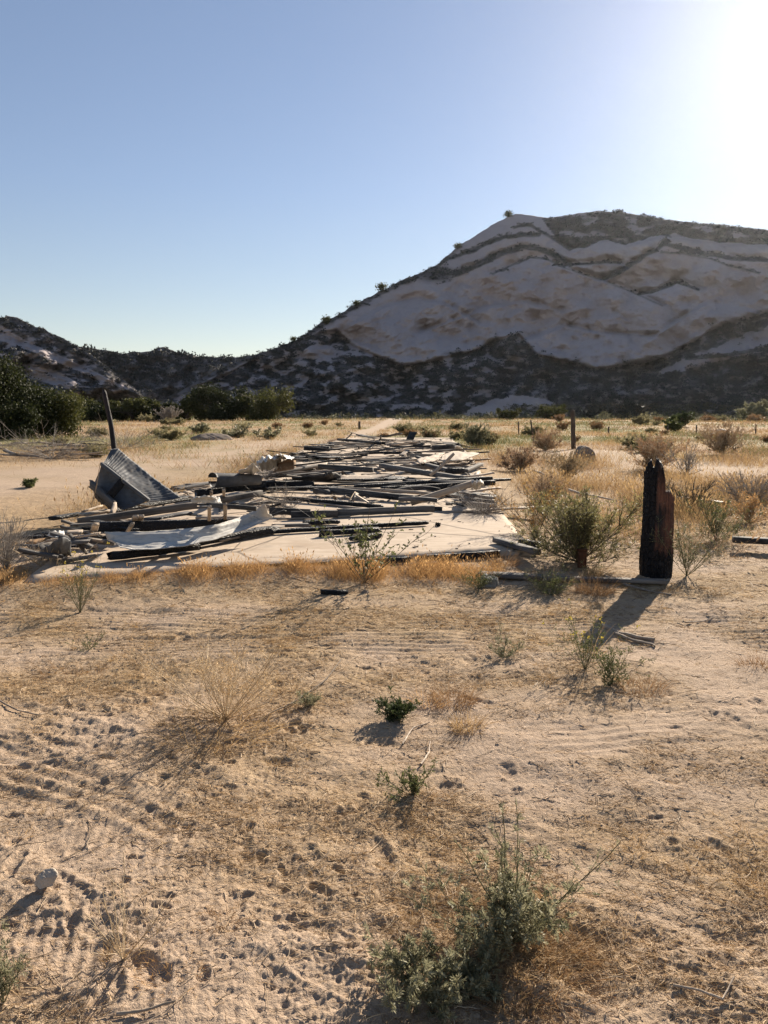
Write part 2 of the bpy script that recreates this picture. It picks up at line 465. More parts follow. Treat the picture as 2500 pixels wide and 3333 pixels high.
def ground_h(x, y):
    x = np.asarray(x, float); y = np.asarray(y, float)
    r = np.hypot(x, y)
    near = 1 - sstep(12, 30, r)
    h = 0.035 * fbm(x * 0.33, y * 0.33, 3, 1) * (1 - sstep(20, 40, r))
    h = h + 0.22 * fbm(x * 0.03, y * 0.03, 3, 4) * sstep(45, 80, r)
    h = h + 0.015 * fbm(x * 2.1, y * 2.6, 3, 11) * near
    tramp = np.clip(0.55 + 1.1 * fbm(x * 0.7, y * 0.7, 2, 31), 0.12, 1.3) * near
    tramp = tramp * (0.75 + 0.15 * sstep(0.4, -1.2, x) * (1 - sstep(4.2, 5.0, r)))
    m = r < 16
    if m.any():
        xm, ym = x[m], y[m]
        tm = tramp[m]
        rd = 1 - np.abs(noise(xm * 5.3 + 0.4 * noise(xm * 3, ym * 3, 5), ym * 7.5, 17)) * 2
        hm = 0.0040 * tm * np.clip(rd, -0.6, 1) + 0.0062 * tm * fbm(xm * 13, ym * 17, 2, 41)
        hm = hm + 0.0030 * noise(xm * 38, ym * 42, 51) + 0.0036 * noise(xm * 85, ym * 90, 57)
        wx = xm + 0.05 * noise(xm * 4, ym * 4, 23); wy = ym + 0.05 * noise(xm * 4, ym * 4, 29)
        cr1 = np.clip(1 - np.abs(noise(wx * 6.5, wy * 13, 19)) * 3.2, 0, 1) ** 1.5; cr2 = np.clip(1 - np.abs(noise(wx * 13, wy * 24, 27)) * 3.0, 0, 1) ** 1.5
        hm = hm + tm * (0.0085 * cr1 * np.clip(0.5 + noise(xm * 2.3, ym * 2.3, 37) * 1.5, 0, 1) + 0.0055 * cr2)
        for (ax, ay, bx, by, hw, dep, kind) in TRACKS:
            dx, dy = bx - ax, by - ay; L = math.hypot(dx, dy); dx /= L; dy /= L
            s = (xm - ax) * dx + (ym - ay) * dy
            tt = (xm - ax) * -dy + (ym - ay) * dx + 0.04 * noise(s * 1.1, s * 0.3, 3)
            ins = (1 - sstep(hw * 0.8, hw * 1.15, np.abs(tt))) * sstep(0, 0.3, s) * (1 - sstep(L - 0.3, L, s))
            ins = ins * np.clip(0.35 + 1.3 * (0.4 + noise(xm * 1.3, ym * 1.3, 77)), 0.1, 1)
            rim = np.exp(-((np.abs(tt) - hw * 1.2) / 0.035) ** 2)
            if kind == 0: pat = np.cos(tt / 0.05 * 2 * math.pi * 0.62)
            else: pat = np.cos((s + 0.8 * np.abs(tt)) / 0.055 * 2 * math.pi)
            hm = hm * (1 - 0.6 * ins) + ins * dep * (0.55 * pat - 0.7) + rim * 0.004 * (ins.max() > 0)
        lo = np.zeros_like(hm); hi = np.zeros_like(hm)
        for (px, py, hd, ln, wd, dp) in PRINTS:
            q = (np.abs(xm - px) < 0.32) & (np.abs(ym - py) < 0.32)
            if not q.any(): continue
            dx, dy = xm[q] - px, ym[q] - py
            a = dx * math.cos(hd) + dy * math.sin(hd); b = -dx * math.sin(hd) + dy * math.cos(hd)
            e = np.sqrt((a / ln) ** 2 + (b / wd) ** 2)
            e = e + 0.35 * noise(xm[q] * 16, ym[q] * 20, 9) + 0.16 * noise(xm[q] * 45, ym[q] * 45, 9)
            lo[q] = np.minimum(lo[q], -dp * (1 - sstep(0.45, 1.0, e))); hi[q] = np.maximum(hi[q], dp * 0.42 * np.exp(-((e - 1.15) / 0.26) ** 2))
        h[m] = h[m] + hm + lo + hi * (lo > -0.004)
    # little windblown berm in front of the slab, dip under it
    ins = pip(SLAB, x, y)
    dS = seg_dist(SLAB + SLAB[:1], x, y) if x.size < 5e6 else 1
    flat = np.exp(-(dS / 0.5) ** 2)
    h = h * (1 - 0.7 * flat) + (0.05 + 0.045 * sstep(0.3, -1.0, x)) * flat
    h = np.where(ins, -0.06 * sstep(0, 0.25, dS) + 0.02, h)
    return h

def gz(x, y):
    return float(ground_h(np.array([x]), np.array([y]))[0])

def on_ground(px, py):
    p = gp(px, py, 0.0); p.z = gz(p.x, p.y)
    return p

# zones
ROAD_L = [gp(x, y) for x, y in [(-700, 1660), (0, 1570), (330, 1530), (560, 1500), (860, 1462), (1050, 1440)]]
ROAD_R = [gp(x, y) for x, y in [(3000, 1600), (2500, 1545), (2250, 1520), (2050, 1498), (1850, 1470)]]
PATH = [gp(x, y) for x, y in [(1060, 1440), (1150, 1422), (1215, 1398), (1262, 1376), (1290, 1364)]]
def xy(pl): return [(p.x, p.y) for p in pl]

def zones(x, y):
    r = np.hypot(x, y)
    s = np.clip(0.50 + 1.0 * fbm(x * 0.75, y * 0.95, 4, 61), 0, 1)
    s = s * (1 - 0.45 * sstep(0.6, -0.8, x) * (1 - sstep(3.0, 3.9, y)))            # bare tracks at lower left
    s = np.maximum(s, 0.9 * np.exp(-((y - 6.7) / 0.5) ** 2))
    fld = sstep(8.5, 11, y)
    s = s * (1 - fld) + fld * np.clip(0.82 + 0.5 * fbm(x * 0.2, y * 0.12, 3, 63), 0.3, 1)
    lr = sstep(1.8, 0.7, seg_dist(xy(ROAD_L), x, y + 0.0) / (0.9 + 0.05 * y))
    rr = sstep(1.7, 0.7, seg_dist(xy(ROAD_R), x, y) / (0.8 + 0.03 * y)) * 0.75
    pt = sstep(1.0, 0.5, seg_dist(xy(PATH), x, y) / (0.35 + 0.01 * y))
    d = np.clip(np.maximum(np.maximum(lr * np.clip(0.75 + 0.6 * fbm(x * .5, y * .5, 3, 66), 0, 1), rr), pt), 0, 1)
    g = np.clip(fbm(x * 0.09, y * 0.05, 4, 67) * 1.5 + 0.32, 0, 1) * sstep(16, 34, r) * (1 - d)
    return s * (1 - 0.7 * d), d * 0.9, g

# ground mesh: polar rings, dense where the photograph looks
rs = [0.0001, 0.25, 0.5, 0.75, 0.95]
r_ = 1.15
while r_ < 30: rs.append(r_); r_ *= 1.0031
while r_ < 260: rs.append(r_); r_ *= 1.013
while r_ < 4200: rs.append(r_); r_ *= 1.12
rs = np.array(rs)
azs = list(np.arange(-0.66, 0.6601, 0.0019)) + list(np.arange(0.70, 2 * math.pi - 0.68, 0.06))
azs = np.array(azs)
R, A = np.meshgrid(rs, azs, indexing='ij')
GX, GY = (R * np.sin(A)).ravel(), (R * np.cos(A)).ravel()
GZ = ground_h(GX, GY)
nr_, na_ = R.shape
ii = np.arange(nr_ - 1)[:, None] * na_; jj = np.arange(na_)[None, :]; j2 = (jj + 1) % na_
GF = np.stack([ii + jj, ii + na_ + jj, ii + na_ + j2, ii + j2], -1).reshape(-1, 4)
zs, zd, zg = zones(GX, GY)
me = mesh_np('ground', np.stack([GX, GY, GZ], 1), GF, M_GROUND, True, color=np.stack([zs, zd, zg], 1))
tag(link('ground', me), 'dry sandy field with tyre tracks, footprints and straw', None, kind='structure')

# ------------------------------------------------------------------ hills
def curve(pts, x):
    p = np.array(pts, float)
    return np.interp(x, p[:, 0], p[:, 1])

def hill(name, label, sil, xr, ybase, r0, r1, nu, nv, rough, lips, dens, power=0.92, seed=0, amp=14, steep=None):
    """terrain whose skyline is sil (in 1659-wide view pixels); the foot stands r0 metres away, the ridge r1"""
    xs = np.linspace(xr[0], xr[1], nu)
    vs = np.linspace(0, 1, nv)
    top = curve(sil, xs) + rough * fbm(xs * 0.05, xs * 0 + seed, 4, seed)
    X = np.repeat(xs[None, :], nv, 0)
    base = np.broadcast_to(ybase(xs) if callable(ybase) else ybase, xs.shape)
    Y = base[None, :] + (top - base)[None, :] * vs[:, None]
    Vv = np.repeat(vs[:, None], nu, 1)
    rr0 = r0(xs)[None, :] if callable(r0) else r0
    rr1 = r1(xs)[None, :] if callable(r1) else r1
    et = (lambda q: q[2] / np.hypot(q[0], q[1]))(ray(xs * K, top * K))
    Rr = rr0 * steep / (steep - np.maximum(et, 0.01)[None, :] * Vv) if steep else rr0 + (rr1 - rr0) * Vv ** power
    env = np.clip(Vv * 5, 0, 1) * np.clip((1 - Vv) * 4, 0.12, 1)
    Rr = Rr + env * (amp * fbm(X * 0.008, Y * 0.012, 3, seed + 2) + amp * 0.22 * (0.9 - 2.2 * np.abs(noise(X * 0.016 + Y * 0.006, Y * 0.011, seed + 5))) + amp * 0.2 * fbm(X * 0.04, Y * 0.05, 3, seed + 6) + amp * 0.09 * fbm(X * 0.11, Y * 0.15, 3, seed + 8))
    for pl, a, w in lips:                       # a rounded rock bench bulges out just under each ledge line
        px = [q[0] for q in pl]
        s = Y - curve(pl, X)
        fade = sstep(px[0] - 25, px[0] + 10, X) * (1 - sstep(px[-1] - 10, px[-1] + 25, X))
        Rr = Rr - 1.0 * a * fade * env * np.where(s > 0, np.exp(-s / w) * np.clip(s / 4, 0, 1), 0)
        Rr = Rr + 0.5 * a * fade * env * np.exp(-((s + 5) / 6) ** 2)
    rx, ry, rz = ray(X * K, Y * K)
    hl = np.hypot(rx, ry)
    PX, PY, PZ = rx / hl * Rr, ry / hl * Rr, CAM_H + rz / hl * Rr
    # the far side falls away behind the ridge
    ext = []
    lastR = Rr[-1]; zt = PZ[-1]
    for k in range(1, 9):
        rb = lastR + k * 30
        ext.append((rx[-1] / hl[-1] * rb, ry[-1] / hl[-1] * rb, zt - 2.2 * k * k - 6 * k))
    PXe = np.concatenate([PX] + [e[0][None] for e in ext]); PYe = np.concatenate([PY] + [e[1][None] for e in ext]); PZe = np.concatenate([PZ] + [e[2][None] for e in ext])
    d = dens(X, Y); de = np.concatenate([d] + [d[-1:]] * 8)
    n0 = PXe.shape[0]
    i = np.arange(n0 - 1)[:, None] * nu; j = np.arange(nu - 1)[None, :]
    F = np.stack([i + j, i + j + 1, i + nu + j + 1, i + nu + j], -1).reshape(-1, 4)
    me = mesh_np(name, np.stack([PXe, PYe, PZe], -1).reshape(-1, 3), F, M_HILL, True, color=np.stack([np.clip(de, 0, 1)] * 3, -1).reshape(-1, 3))
    o = tag(link(name, me), label, None, kind='structure')
    return dict(x=xs, top=top, base=base, P=np.stack([PX, PY, PZ], -1), nv=nv, nu=nu, obj=o)

def hill_pos(H, x, y):
    u = np.clip((x - H['x'][0]) / (H['x'][-1] - H['x'][0]) * (H['nu'] - 1), 0, H['nu'] - 1.001)
    top = np.interp(x, H['x'], H['top']); base = np.interp(x, H['x'], H['base'])
    v = np.clip((y - base) / (top - base), 0, 1) * (H['nv'] - 1.001)
    iu, iv = u.astype(int), v.astype(int)
    fu, fv = (u - iu)[:, None], (v - iv)[:, None]
    P = H['P']
    return (P[iv, iu] * (1 - fu) + P[iv, iu + 1] * fu) * (1 - fv) + (P[iv + 1, iu] * (1 - fu) + P[iv + 1, iu + 1] * fu) * fv

# the big bare mountain ------------------------------------------------
MSIL = [(300, 880), (380, 850), (440, 815), (500, 785), (540, 768), (580, 757), (640, 735), (690, 700), (720, 686), (750, 668), (800, 640), (860, 610), (900, 592), (945, 572), (985, 535), (1040, 500), (1100, 465), (1130, 462), (1180, 471), (1220, 464), (1290, 457), (1340, 457), (1400, 468), (1470, 478), (1560, 487), (1659, 497), (1800, 530), (2000, 600), (2300, 740), (2500, 840)]
B1 = [(985, 590), (1035, 571), (1075, 551), (1127, 533), (1163, 537), (1195, 551), (1231, 571)]
B2 = [(960, 562), (1003, 547), (1055, 527), (1095, 511), (1127, 507), (1163, 507)]
B3 = [(1107, 489), (1147, 487), (1167, 499), (1195, 515), (1231, 539)]
B4 = [(1307, 603), (1347, 583), (1395, 551), (1439, 527), (1475, 537), (1527, 549), (1595, 559), (1720, 566)]
B5 = [(1231, 571), (1271, 571), (1307, 565), (1339, 569)]
B6 = [(1379, 635), (1415, 631), (1463, 609), (1511, 627)]
B7 = [(1063, 591), (1115, 571), (1147, 557), (1175, 559), (1219, 575)]
B8 = [(1427, 545), (1475, 547), (1535, 559), (1567, 571), (1640, 590)]
B9 = [(1200, 572), (1255, 591), (1307, 607), (1379, 637), (1430, 660)]
LOWB = [(300, 850), (430, 830), (500, 800), (573, 763), (626, 742), (687, 717), (725, 711), (763, 744), (824, 770), (869, 789), (915, 782), (960, 770), (1029, 755), (1067, 732), (1120, 719), (1158, 763), (1204, 774), (1257, 786), (1287, 793), (1348, 786), (1409, 778), (1462, 755), (1500, 732), (1568, 694), (1659, 672), (1900, 640), (2500, 700)]
CAPP = [(1172, 473), (1235, 466), (1335, 457), (1435, 474), (1659, 497), (2100, 640), (2100, 700), (1659, 529), (1567, 525), (1511, 517), (1427, 507), (1355, 530), (1307, 517), (1267, 533), (1235, 541), (1203, 517), (1187, 495)]
CAPLIP = [(1203, 519), (1235, 543), (1267, 533), (1307, 519), (1355, 531), (1427, 509), (1511, 519), (1567, 527), (1700, 535)]
PALE = [[(1409, 812), (1450, 785), (1500, 764), (1580, 735), (1659, 704), (1900, 640), (1900, 700), (1659, 752), (1560, 780), (1480, 800)],
        [(626, 772), (655, 752), (679, 740), (722, 750), (735, 764), (700, 779)],
        [(985, 903), (1020, 880), (1052, 864), (1128, 854), (1180, 862), (1225, 885), (1235, 903)]]
def mdens(x, y):
    wob = 9 * fbm(x * 0.03, y * 0.03, 3, 81)
    d = sstep(-7, 9, (y + wob) - curve(LOWB, x))
    rag = fbm(x * 0.035, y * 0.07, 4, 83)
    spots = sstep(0.02, 0.34, rag) * (0.55 + 0.45 * sstep(1250, 900, x))
    d = d * (1 - 0.85 * spots)
    for i, p in enumerate(PALE):
        q = pip(p, x + wob * 0.8, y + 0.5 * wob)
        d = np.where(q, d * 0.06, d)
    d = np.maximum(d, 0.85 * (np.abs(y - curve([(1480, 775), (1560, 768), (1659, 752), (1800, 720)], x)) < 4) * (x > 1480))
    for pl, th, v in [(B1, 5.5, .97), (B2, 4.4, .95), (B3, 3, .9), (B4, 4.2, .95), (B5, 2.6, .85), (B6, 3.2, .9), (B7, 2.2, .7), (B8, 2.2, .65), (B9, 1.5, .5)]:
        dd = seg_dist(pl, x + 0.4 * wob, y + 0.25 * wob)
        d = np.maximum(d, v * (1 - sstep(th * 0.6, th * 1.5, dd)))
    cap = pip(CAPP, x + wob * 0.6, y + 0.4 * wob)
    cr = fbm(x * 0.02, y * 0.06, 3, 87)
    d = np.where(cap, np.maximum(d, 0.9 - 0.7 * sstep(0.12, 0.5, cr)), d)
    d = np.maximum(d, 0.9 * (1 - sstep(5, 14, np.hypot(x - 1439, (y - 524) * 1.2))))
    # the shaded left skyline carries a fringe of brush
    top = curve(MSIL, x)
    d = np.maximum(d, 0.8 * (1 - sstep(6, 16 + 8 * rag, y - top)) * sstep(1010, 960, x))
    d = np.maximum(d, 0.9 * sstep(60, 20, np.hypot(x - 940, (y - 592) * 2.4)))
    return d
MBASE = 906
mountain = hill('mountain', 'broad bare mountain with dark brush along its rock ledges', MSIL, (300, 2450), MBASE, 215, lambda x: 540 + 0 * x, 760, 240, 2.0,
                [(B1, 9, 26), (B2, 6, 18), (B3, 4, 14), (B4, 9, 26), (B5, 6, 22), (B6, 8, 30), (B7, 5, 18), (B9, 7, 34), ([(1120, 742), (1146, 732), (1219, 702), (1287, 717), (1409, 727)], 5, 30), ([(1409, 727), (1523, 656), (1614, 668), (1720, 700)], 5, 30), ([(760, 700), (830, 662), (900, 642), (960, 655), (1040, 700)], 4, 26), ([(900, 720), (980, 690), (1060, 662), (1130, 650), (1220, 672)], 4, 24), (CAPLIP, 8, 24), (LOWB, -4, 20)], mdens, seed=3, amp=9, steep=0.70)

# hills at the left ----------------------------------------------------
LSIL = [(-900, 640), (-500, 600), (-250, 640), (-100, 672), (0, 686), (30, 683), (60, 697), (100, 714), (150, 738), (200, 768), (235, 795), (290, 838), (345, 878), (400, 905), (440, 925)]
LPALE = [[(-300, 640), (0, 702), (60, 738), (140, 772), (200, 800), (270, 835), (292, 846), (240, 832), (150, 795), (70, 760), (0, 735), (-300, 700)],
         [(60, 790), (120, 800), (190, 838), (120, 832), (60, 815)], [(-200, 800), (0, 800), (40, 820), (0, 850), (-200, 860)]]
def ldens(x, y):
    wob = 8 * fbm(x * 0.04, y * 0.04, 3, 91)
    d = 0.9 - 0.75 * sstep(0.15, 0.5, fbm(x * 0.04, y * 0.09, 4, 93))
    for p in LPALE: d = np.where(pip(p, x + wob, y + 0.5 * wob), d * 0.12, d)
    return np.maximum(d, 0.8 * (y - curve(LSIL, x) < 12))
def bdens(x, y):
    return 0.95 - 0.55 * sstep(0.25, 0.6, fbm(x * 0.05, y * 0.09, 4, 97))
BSIL = [(-300, 760), (0, 750), (120, 742), (200, 752), (262, 763), (320, 759), (340, 752), (356, 750), (375, 758), (395, 764), (440, 771), (520, 771), (560, 766), (640, 745), (760, 740), (900, 760)]
back_hill = hill('back_hill', 'low brushy hill closing the valley behind the trees', BSIL, (-300, 900), 900, 330, 610, 300, 80, 2.5, [], bdens, seed=13, amp=12, steep=0.8)
left_hill = hill('left_hill', 'brushy hill on the left with a pale sunlit flank', LSIL, (-900, 440), 908, 175, lambda x: 400 - 0.36 * np.clip(x, -900, 440), 380, 140, 2.5, [], ldens, seed=9, amp=9, steep=0.72)

def brush(name, label, H, dens, n, yr, xr, size, seed, leaf=26, mat=None, lift=0.0):
    """many low shrubs as one mass of leaf clumps"""
    rng = np.random.RandomState(seed)
    x = rng.uniform(xr[0], xr[1], n); y = rng.uniform(yr[0], yr[1], n)
    top = np.interp(x, H['x'], H['top'])
    ok = (y > top + 0.5) & (rng.rand(n) < dens(x, y) ** 1.3)
    x, y = x[ok], y[ok]
    P = hill_pos(H, x, y)
    dist = np.hypot(P[:, 0], P[:, 1])
    S = rng.uniform(size[0], size[1], len(P)) * (0.6 + 1.0 * rng.rand(len(P)) ** 3) * dist / 430
    C = np.repeat(P, leaf, 0); SS = np.repeat(S, leaf)
    q = unit(rng.normal(size=(len(C), 3))); q[:, 2] = np.abs(q[:, 2]) * 0.9
    rad = rng.rand(len(C)) ** 0.45
    pos = C + q * (SS * rad)[:, None] * np.array([1, 1, 0.72]) + np.array([0, 0, lift])
    tn = np.clip(np.repeat(rng.rand(len(P)), leaf) * 0.6 + 0.4 * rng.rand(len(C)), 0, 1)
    V, F, T = diamonds(pos, q + 0.7 * rng.normal(size=q.shape), SS * rng.uniform(0.3, 0.55, len(C)), 0.42, rng, tn)
    return tag(link(name, mesh_np(name, V, F, mat or M_CHAP, tint=T)), label, None, kind='stuff')
brush('mountain_brush', 'dark chaparral brush over the foot and ledges of the mountain', mountain, mdens, 42000, (450, 905), (430, 1900), (0.9, 1.7), 5)
brush('left_hill_brush', 'dark chaparral brush dotting the left hill', left_hill, ldens, 7500, (640, 905), (-250, 420), (0.9, 1.6), 6)
brush('back_hill_brush', 'chaparral brush covering the low hill behind the trees', back_hill, bdens, 6500, (740, 900), (-50, 760), (1.2, 2.3), 7, 18)
def foot_d(x, y): return np.clip(0.75 + 0.6 * fbm(x * .03, y * .05, 2, 99), 0, 1) * sstep(1050, 1120, x + (905 - y) * -0.6)
brush('foothill_scrub', 'grey green scrub at the foot of the mountain on the right', mountain, foot_d, 2600, (874, 904), (1050, 1900), (0.7, 1.5), 8, 30, mat_leaf('scrub_leaf', (0.07, 0.068, 0.042), (0.17, 0.15, 0.10), 0.2))
def foot_l(x, y): return np.clip(0.8 + 0.6 * fbm(x * .03, y * .05, 2, 98), 0, 1)
brush('valley_scrub', 'olive scrub at the foot of the left hill behind the trees', left_hill, foot_l, 1500, (858, 903), (-100, 400), (0.8, 1.6), 81, 30, mat_leaf('valley_leaf', (0.045, 0.05, 0.026), (0.12, 0.115, 0.055), 0.2))


# ------------------------------------------------------------------ concrete slab
def slab_mesh():
    rng = np.random.RandomState(3)
    def rs(pl, n):
        pl = np.array([(p[0], p[1]) for p in pl]); l = np.r_[0, np.cumsum(np.linalg.norm(np.diff(pl, axis=0), axis=1))]
        u = np.linspace(0, l[-1], n); return np.stack([np.interp(u, l, pl[:, 0]), np.interp(u, l, pl[:, 1])], 1)
    nu, nv = 60, 140
    F0, L0, R0 = rs(front, nu), rs([front[0]] + leftp[::-1], nv), rs([front[-1]] + rightp, nv)
    B0 = rs([leftp[0], rightp[-1]], nu)
    u, v = np.meshgrid(np.linspace(0, 1, nu), np.linspace(0, 1, nv))
    u, v = u[..., None], v[..., None]
    G = (1 - v) * F0[None] + v * B0[None] + (1 - u) * L0[:, None] + u * R0[:, None] - ((1 - u) * (1 - v) * F0[0] + u * (1 - v) * F0[-1] + (1 - u) * v * B0[0] + u * v * B0[-1])
    idx = np.arange(nu * nv).reshape(nv, nu)
    rim = np.concatenate([idx[0], idx[1:, -1], idx[-1, -2::-1], idx[-2:0:-1, 0]])
    P = G.reshape(-1, 2); P[rim] += rng.normal(size=(len(rim), 2)) * 0.012
    V = np.c_[P, np.full(len(P), SLAB_Z)]; V[:, 2] += 0.003 * fbm(P[:, 0] * .8, P[:, 1] * .8, 2, 5)
    V[rim, 2] -= 0.006
    S = np.c_[P[rim], np.full(len(rim), -0.15)]
    ii = np.arange(nv - 1)[:, None] * nu; jj = np.arange(nu - 1)[None]
    F = np.stack([ii + jj, ii + jj + 1, ii + nu + jj + 1, ii + nu + jj], -1).reshape(-1, 4)
    k = np.arange(len(rim)); k2 = np.roll(k, -1); n = len(V)
    return mesh_np('concrete_slab', np.concatenate([V, S]), [F, np.stack([rim[k], n + k, n + k2, rim[k2]], 1)], M_CONC)
tag(link('concrete_slab', slab_mesh()), 'long pale sandy concrete slab under the burnt debris', 'slab')

# ------------------------------------------------------------------ boards and beams
_pk = np.random.RandomState(5)
def plank_mesh(L, w, h, rng, rough=0.0, end=0, bow=0.0, segs=None):
    """chamfered timber along X; end 0 sawn, 1 splintered, 2 burnt round"""
    n = segs or max(4, int(L / 0.16))
    ch = min(w, h) * 0.14
    cs = np.array([(-w/2, -h/2+ch), (-w/2, h/2-ch), (-w/2+ch, h/2), (w/2-ch, h/2), (w/2, h/2-ch), (w/2, -h/2+ch), (w/2-ch, -h/2), (-w/2+ch, -h/2)])
    xs = np.linspace(-L/2, L/2, n + 1)
    if end == 2: xs = np.concatenate([[-L/2, -L/2 + 0.03], xs[1:-1], [L/2 - 0.03, L/2]])
    V = np.zeros((len(xs), 8, 3))
    V[:, :, 0] = xs[:, None]
    V[:, :, 1:] = cs[None]
    if end == 2:
        for e in (0, -1): V[e, :, 1:] *= 0.45
        for e in (1, -2): V[e, :, 1:] *= 0.88
    if end == 1:
        V[0, :, 0] += np.abs(rng.normal(size=8)) * min(0.12, L * 0.06); V[-1, :, 0] -= np.abs(rng.normal(size=8)) * min(0.12, L * 0.06)
    V[:, :, 1:] += rng.normal(size=(len(xs), 8, 2)) * rough * min(w, h)
    V[:, :, 2] += bow * (1 - (2 * xs / L) ** 2)[:, None]
    V[:, :, 1] += 0.25 * rng.normal() * bow * (1 - (2 * xs / L) ** 2)[:, None]
    m = len(xs)
    i = np.arange(m - 1)[:, None] * 8; j = np.arange(8)[None, :]; j2 = (j + 1) % 8
    F = np.stack([i + j, i + j2, i + 8 + j2, i + 8 + j], -1).reshape(-1, 4)
    caps = np.stack([np.arange(8)[::-1], (m - 1) * 8 + np.arange(8)])
    return V.reshape(-1, 3), [F, caps]

def plank(name, label, cat, a, b, w, h, mat, rough=0.02, end=0, roll=0.0, bow=0.0, group=None, segs=None):
    a, b = Vector(a), Vector(b)
    d = b - a; L = d.length; d.normalize()
    side = Vector((0, 0, 1)).cross(d)
    if side.length < 0.35: side = Vector((0, 1, 0)) - d * d.y; side = side.normalized().cross(d)
    side.normalize(); up = d.cross(side)
    if roll:
        q = Matrix.Rotation(roll, 3, d); side = q @ side; up = q @ up
    V, F = plank_mesh(L, w, h, _pk, rough, end, bow, segs)
    o = link(name, mesh_np(name, V, F, mat))
    M = Matrix((d, side, up)).transposed().to_4x4(); M.translation = (a + b) / 2
    o.matrix_world = M
    return tag(o, label, cat, group)

def pk(name, label, x1, y1, z1, x2, y2, z2, w, h, mat, cat='plank', **kw):
    h *= 0.58 if h > 0.08 else 0.8; w *= 0.8
    if min(y1, y2) < 1770 and cat != 'stud' and not kw.pop('keep', False):       # most pieces lie flat, one or two deep
        z1, z2 = [SLAB_Z + h / 2 + 0.004 + max(0, z - SLAB_Z - h / 2) * 0.42 for z in (z1, z2)]
    kw.pop('keep', None)
    """a timber whose two ends show at these pixels of the photograph, z1 and z2 above the ground"""
    return plank(name, label, cat, gp(x1, y1, z1), gp(x2, y2, z2), w, h, mat, **kw)

B, D_, G_, P_, T_ = M_CHAR, M_DARK, M_GREY, M_PALE, M_TAN
# front edge of the slab and the loose boards before it
pk('edge_timber', 'long black burnt timber edging the front of the slab, behind the grass', 585, 1866, 0.075, 1352, 1825, 0.075, 0.07, 0.16, B, rough=0.07, end=1)
pk('edge_timber', 'short black burnt timber edging the slab near its right front corner', 1358, 1823, 0.075, 1632, 1804, 0.075, 0.08, 0.15, B, rough=0.07, end=1)
pk('board', 'pale grey board lying on the dirt just below the burnt slab edging', 1030, 1858, 0.04, 1420, 1832, 0.05, 0.12, 0.045, G_)
pk('board', 'grey board edging the left front end of the slab above the dry grass', 105, 1902, 0.06, 424, 1872, 0.06, 0.05, 0.12, G_, rough=0.04)
pk('board', 'dark scorched board lying at a slant on the right front corner of the slab', 1615, 1757, 0.16, 1750, 1798, 0.09, 0.12, 0.07, D_, rough=0.05)
pk('charred_log', 'short black rounded log end lying by the slab corner under the green bush', 1690, 1763, 0.1, 1760, 1776, 0.08, 0.12, 0.12, B, cat='log', rough=0.08, end=2)
pk('board', 'half buried dark board lying on the dirt left of the rusty stake', 1560, 1868, 0.03, 1765, 1880, 0.04, 0.16, 0.05, D_)
pk('board', 'thin grey board on the dirt running right to the foot of the burnt post', 1780, 1882, 0.03, 2165, 1893, 0.03, 0.12, 0.045, G_)
pk('charred_log', 'small black log lying on the dirt in front of the golden grass', 1040, 1925, 0.03, 1138, 1931, 0.03, 0.05, 0.05, B, cat='log', rough=0.1, end=1)
pk('board', 'dark board lying on the dry grass at the right edge of the view', 2385, 1756, 0.03, 2560, 1764, 0.03, 0.16, 0.08, D_)

# timbers on the front half of the slab
pk('beam', 'long thin black beam alone across the pale front of the slab', 880, 1731, 0.16, 1394, 1701, 0.16, 0.09, 0.085, B, rough=0.05, end=2)
pk('beam', 'black pointed beam lying just in front of the long thin black beam', 1034, 1737, 0.16, 1243, 1723, 0.16, 0.10, 0.08, B, rough=0.07, end=1)
pk('charred_log', 'crackled glossy black log nearest the front on the pale slab', 1137, 1756, 0.15, 1242, 1741, 0.15, 0.10, 0.085, B, cat='log', rough=0.13, end=2)
pk('beam', 'black round ended beam behind the long thin black beam, by the curved sheet', 985, 1701, 0.16, 1107, 1698, 0.16, 0.12, 0.09, B, rough=0.05, end=2)
pk('board', 'grey split board pointing right beside the end of the curved sheet', 880, 1712, 0.17, 1010, 1708, 0.16, 0.11, 0.05, D_, end=1)
pk('beam', 'wide dark grey beam on edge across the slab with dry grass at its left end', 948, 1676, 0.2, 1098, 1671, 0.2, 0.09, 0.165, D_, rough=0.03)
pk('beam', 'longest wide dark grey beam on edge across the middle of the slab front', 1098, 1669, 0.195, 1412, 1655, 0.2, 0.09, 0.165, D_, rough=0.03)
pk('board', 'short dark board tapering off the right end of the long wide grey beam', 1405, 1654, 0.15, 1440, 1656, 0.13, 0.1, 0.06, D_, end=1)
pk('lath', 'thin pale lath lying left of the wide dark grey beam', 900, 1690, 0.14, 1140, 1680, 0.14, 0.04, 0.03, P_)
pk('beam', 'black beam slanting down to the right with a rounded burnt end', 925, 1620, 0.2, 1246, 1650, 0.16, 0.12, 0.11, B, rough=0.05, end=2)
pk('lath', 'thin pale lath with a reddish tip lying under the slanting black beam', 1010, 1634, 0.14, 1176, 1655, 0.14, 0.05, 0.03, P_)
pk('beam', 'large dark grey squared beam slanting to the right in mid slab', 1073, 1595, 0.28, 1344, 1622, 0.22, 0.15, 0.17, D_, rough=0.02)
pk('board', 'broken notched stub at the left end of the large squared beam', 1023, 1597, 0.24, 1078, 1605, 0.22, 0.12, 0.14, D_, end=1, rough=0.08)
pk('beam', 'long pale squared beam propped up at a steep slant on the right of the slab', 1338, 1636, 0.17, 1536, 1574, 0.48, 0.13, 0.17, P_, rough=0.02, keep=True)
pk('beam', 'very long black beam reaching past the right side of the slab', 1152, 1585, 0.24, 1603, 1556, 0.42, 0.13, 0.13, B, rough=0.04, end=2)
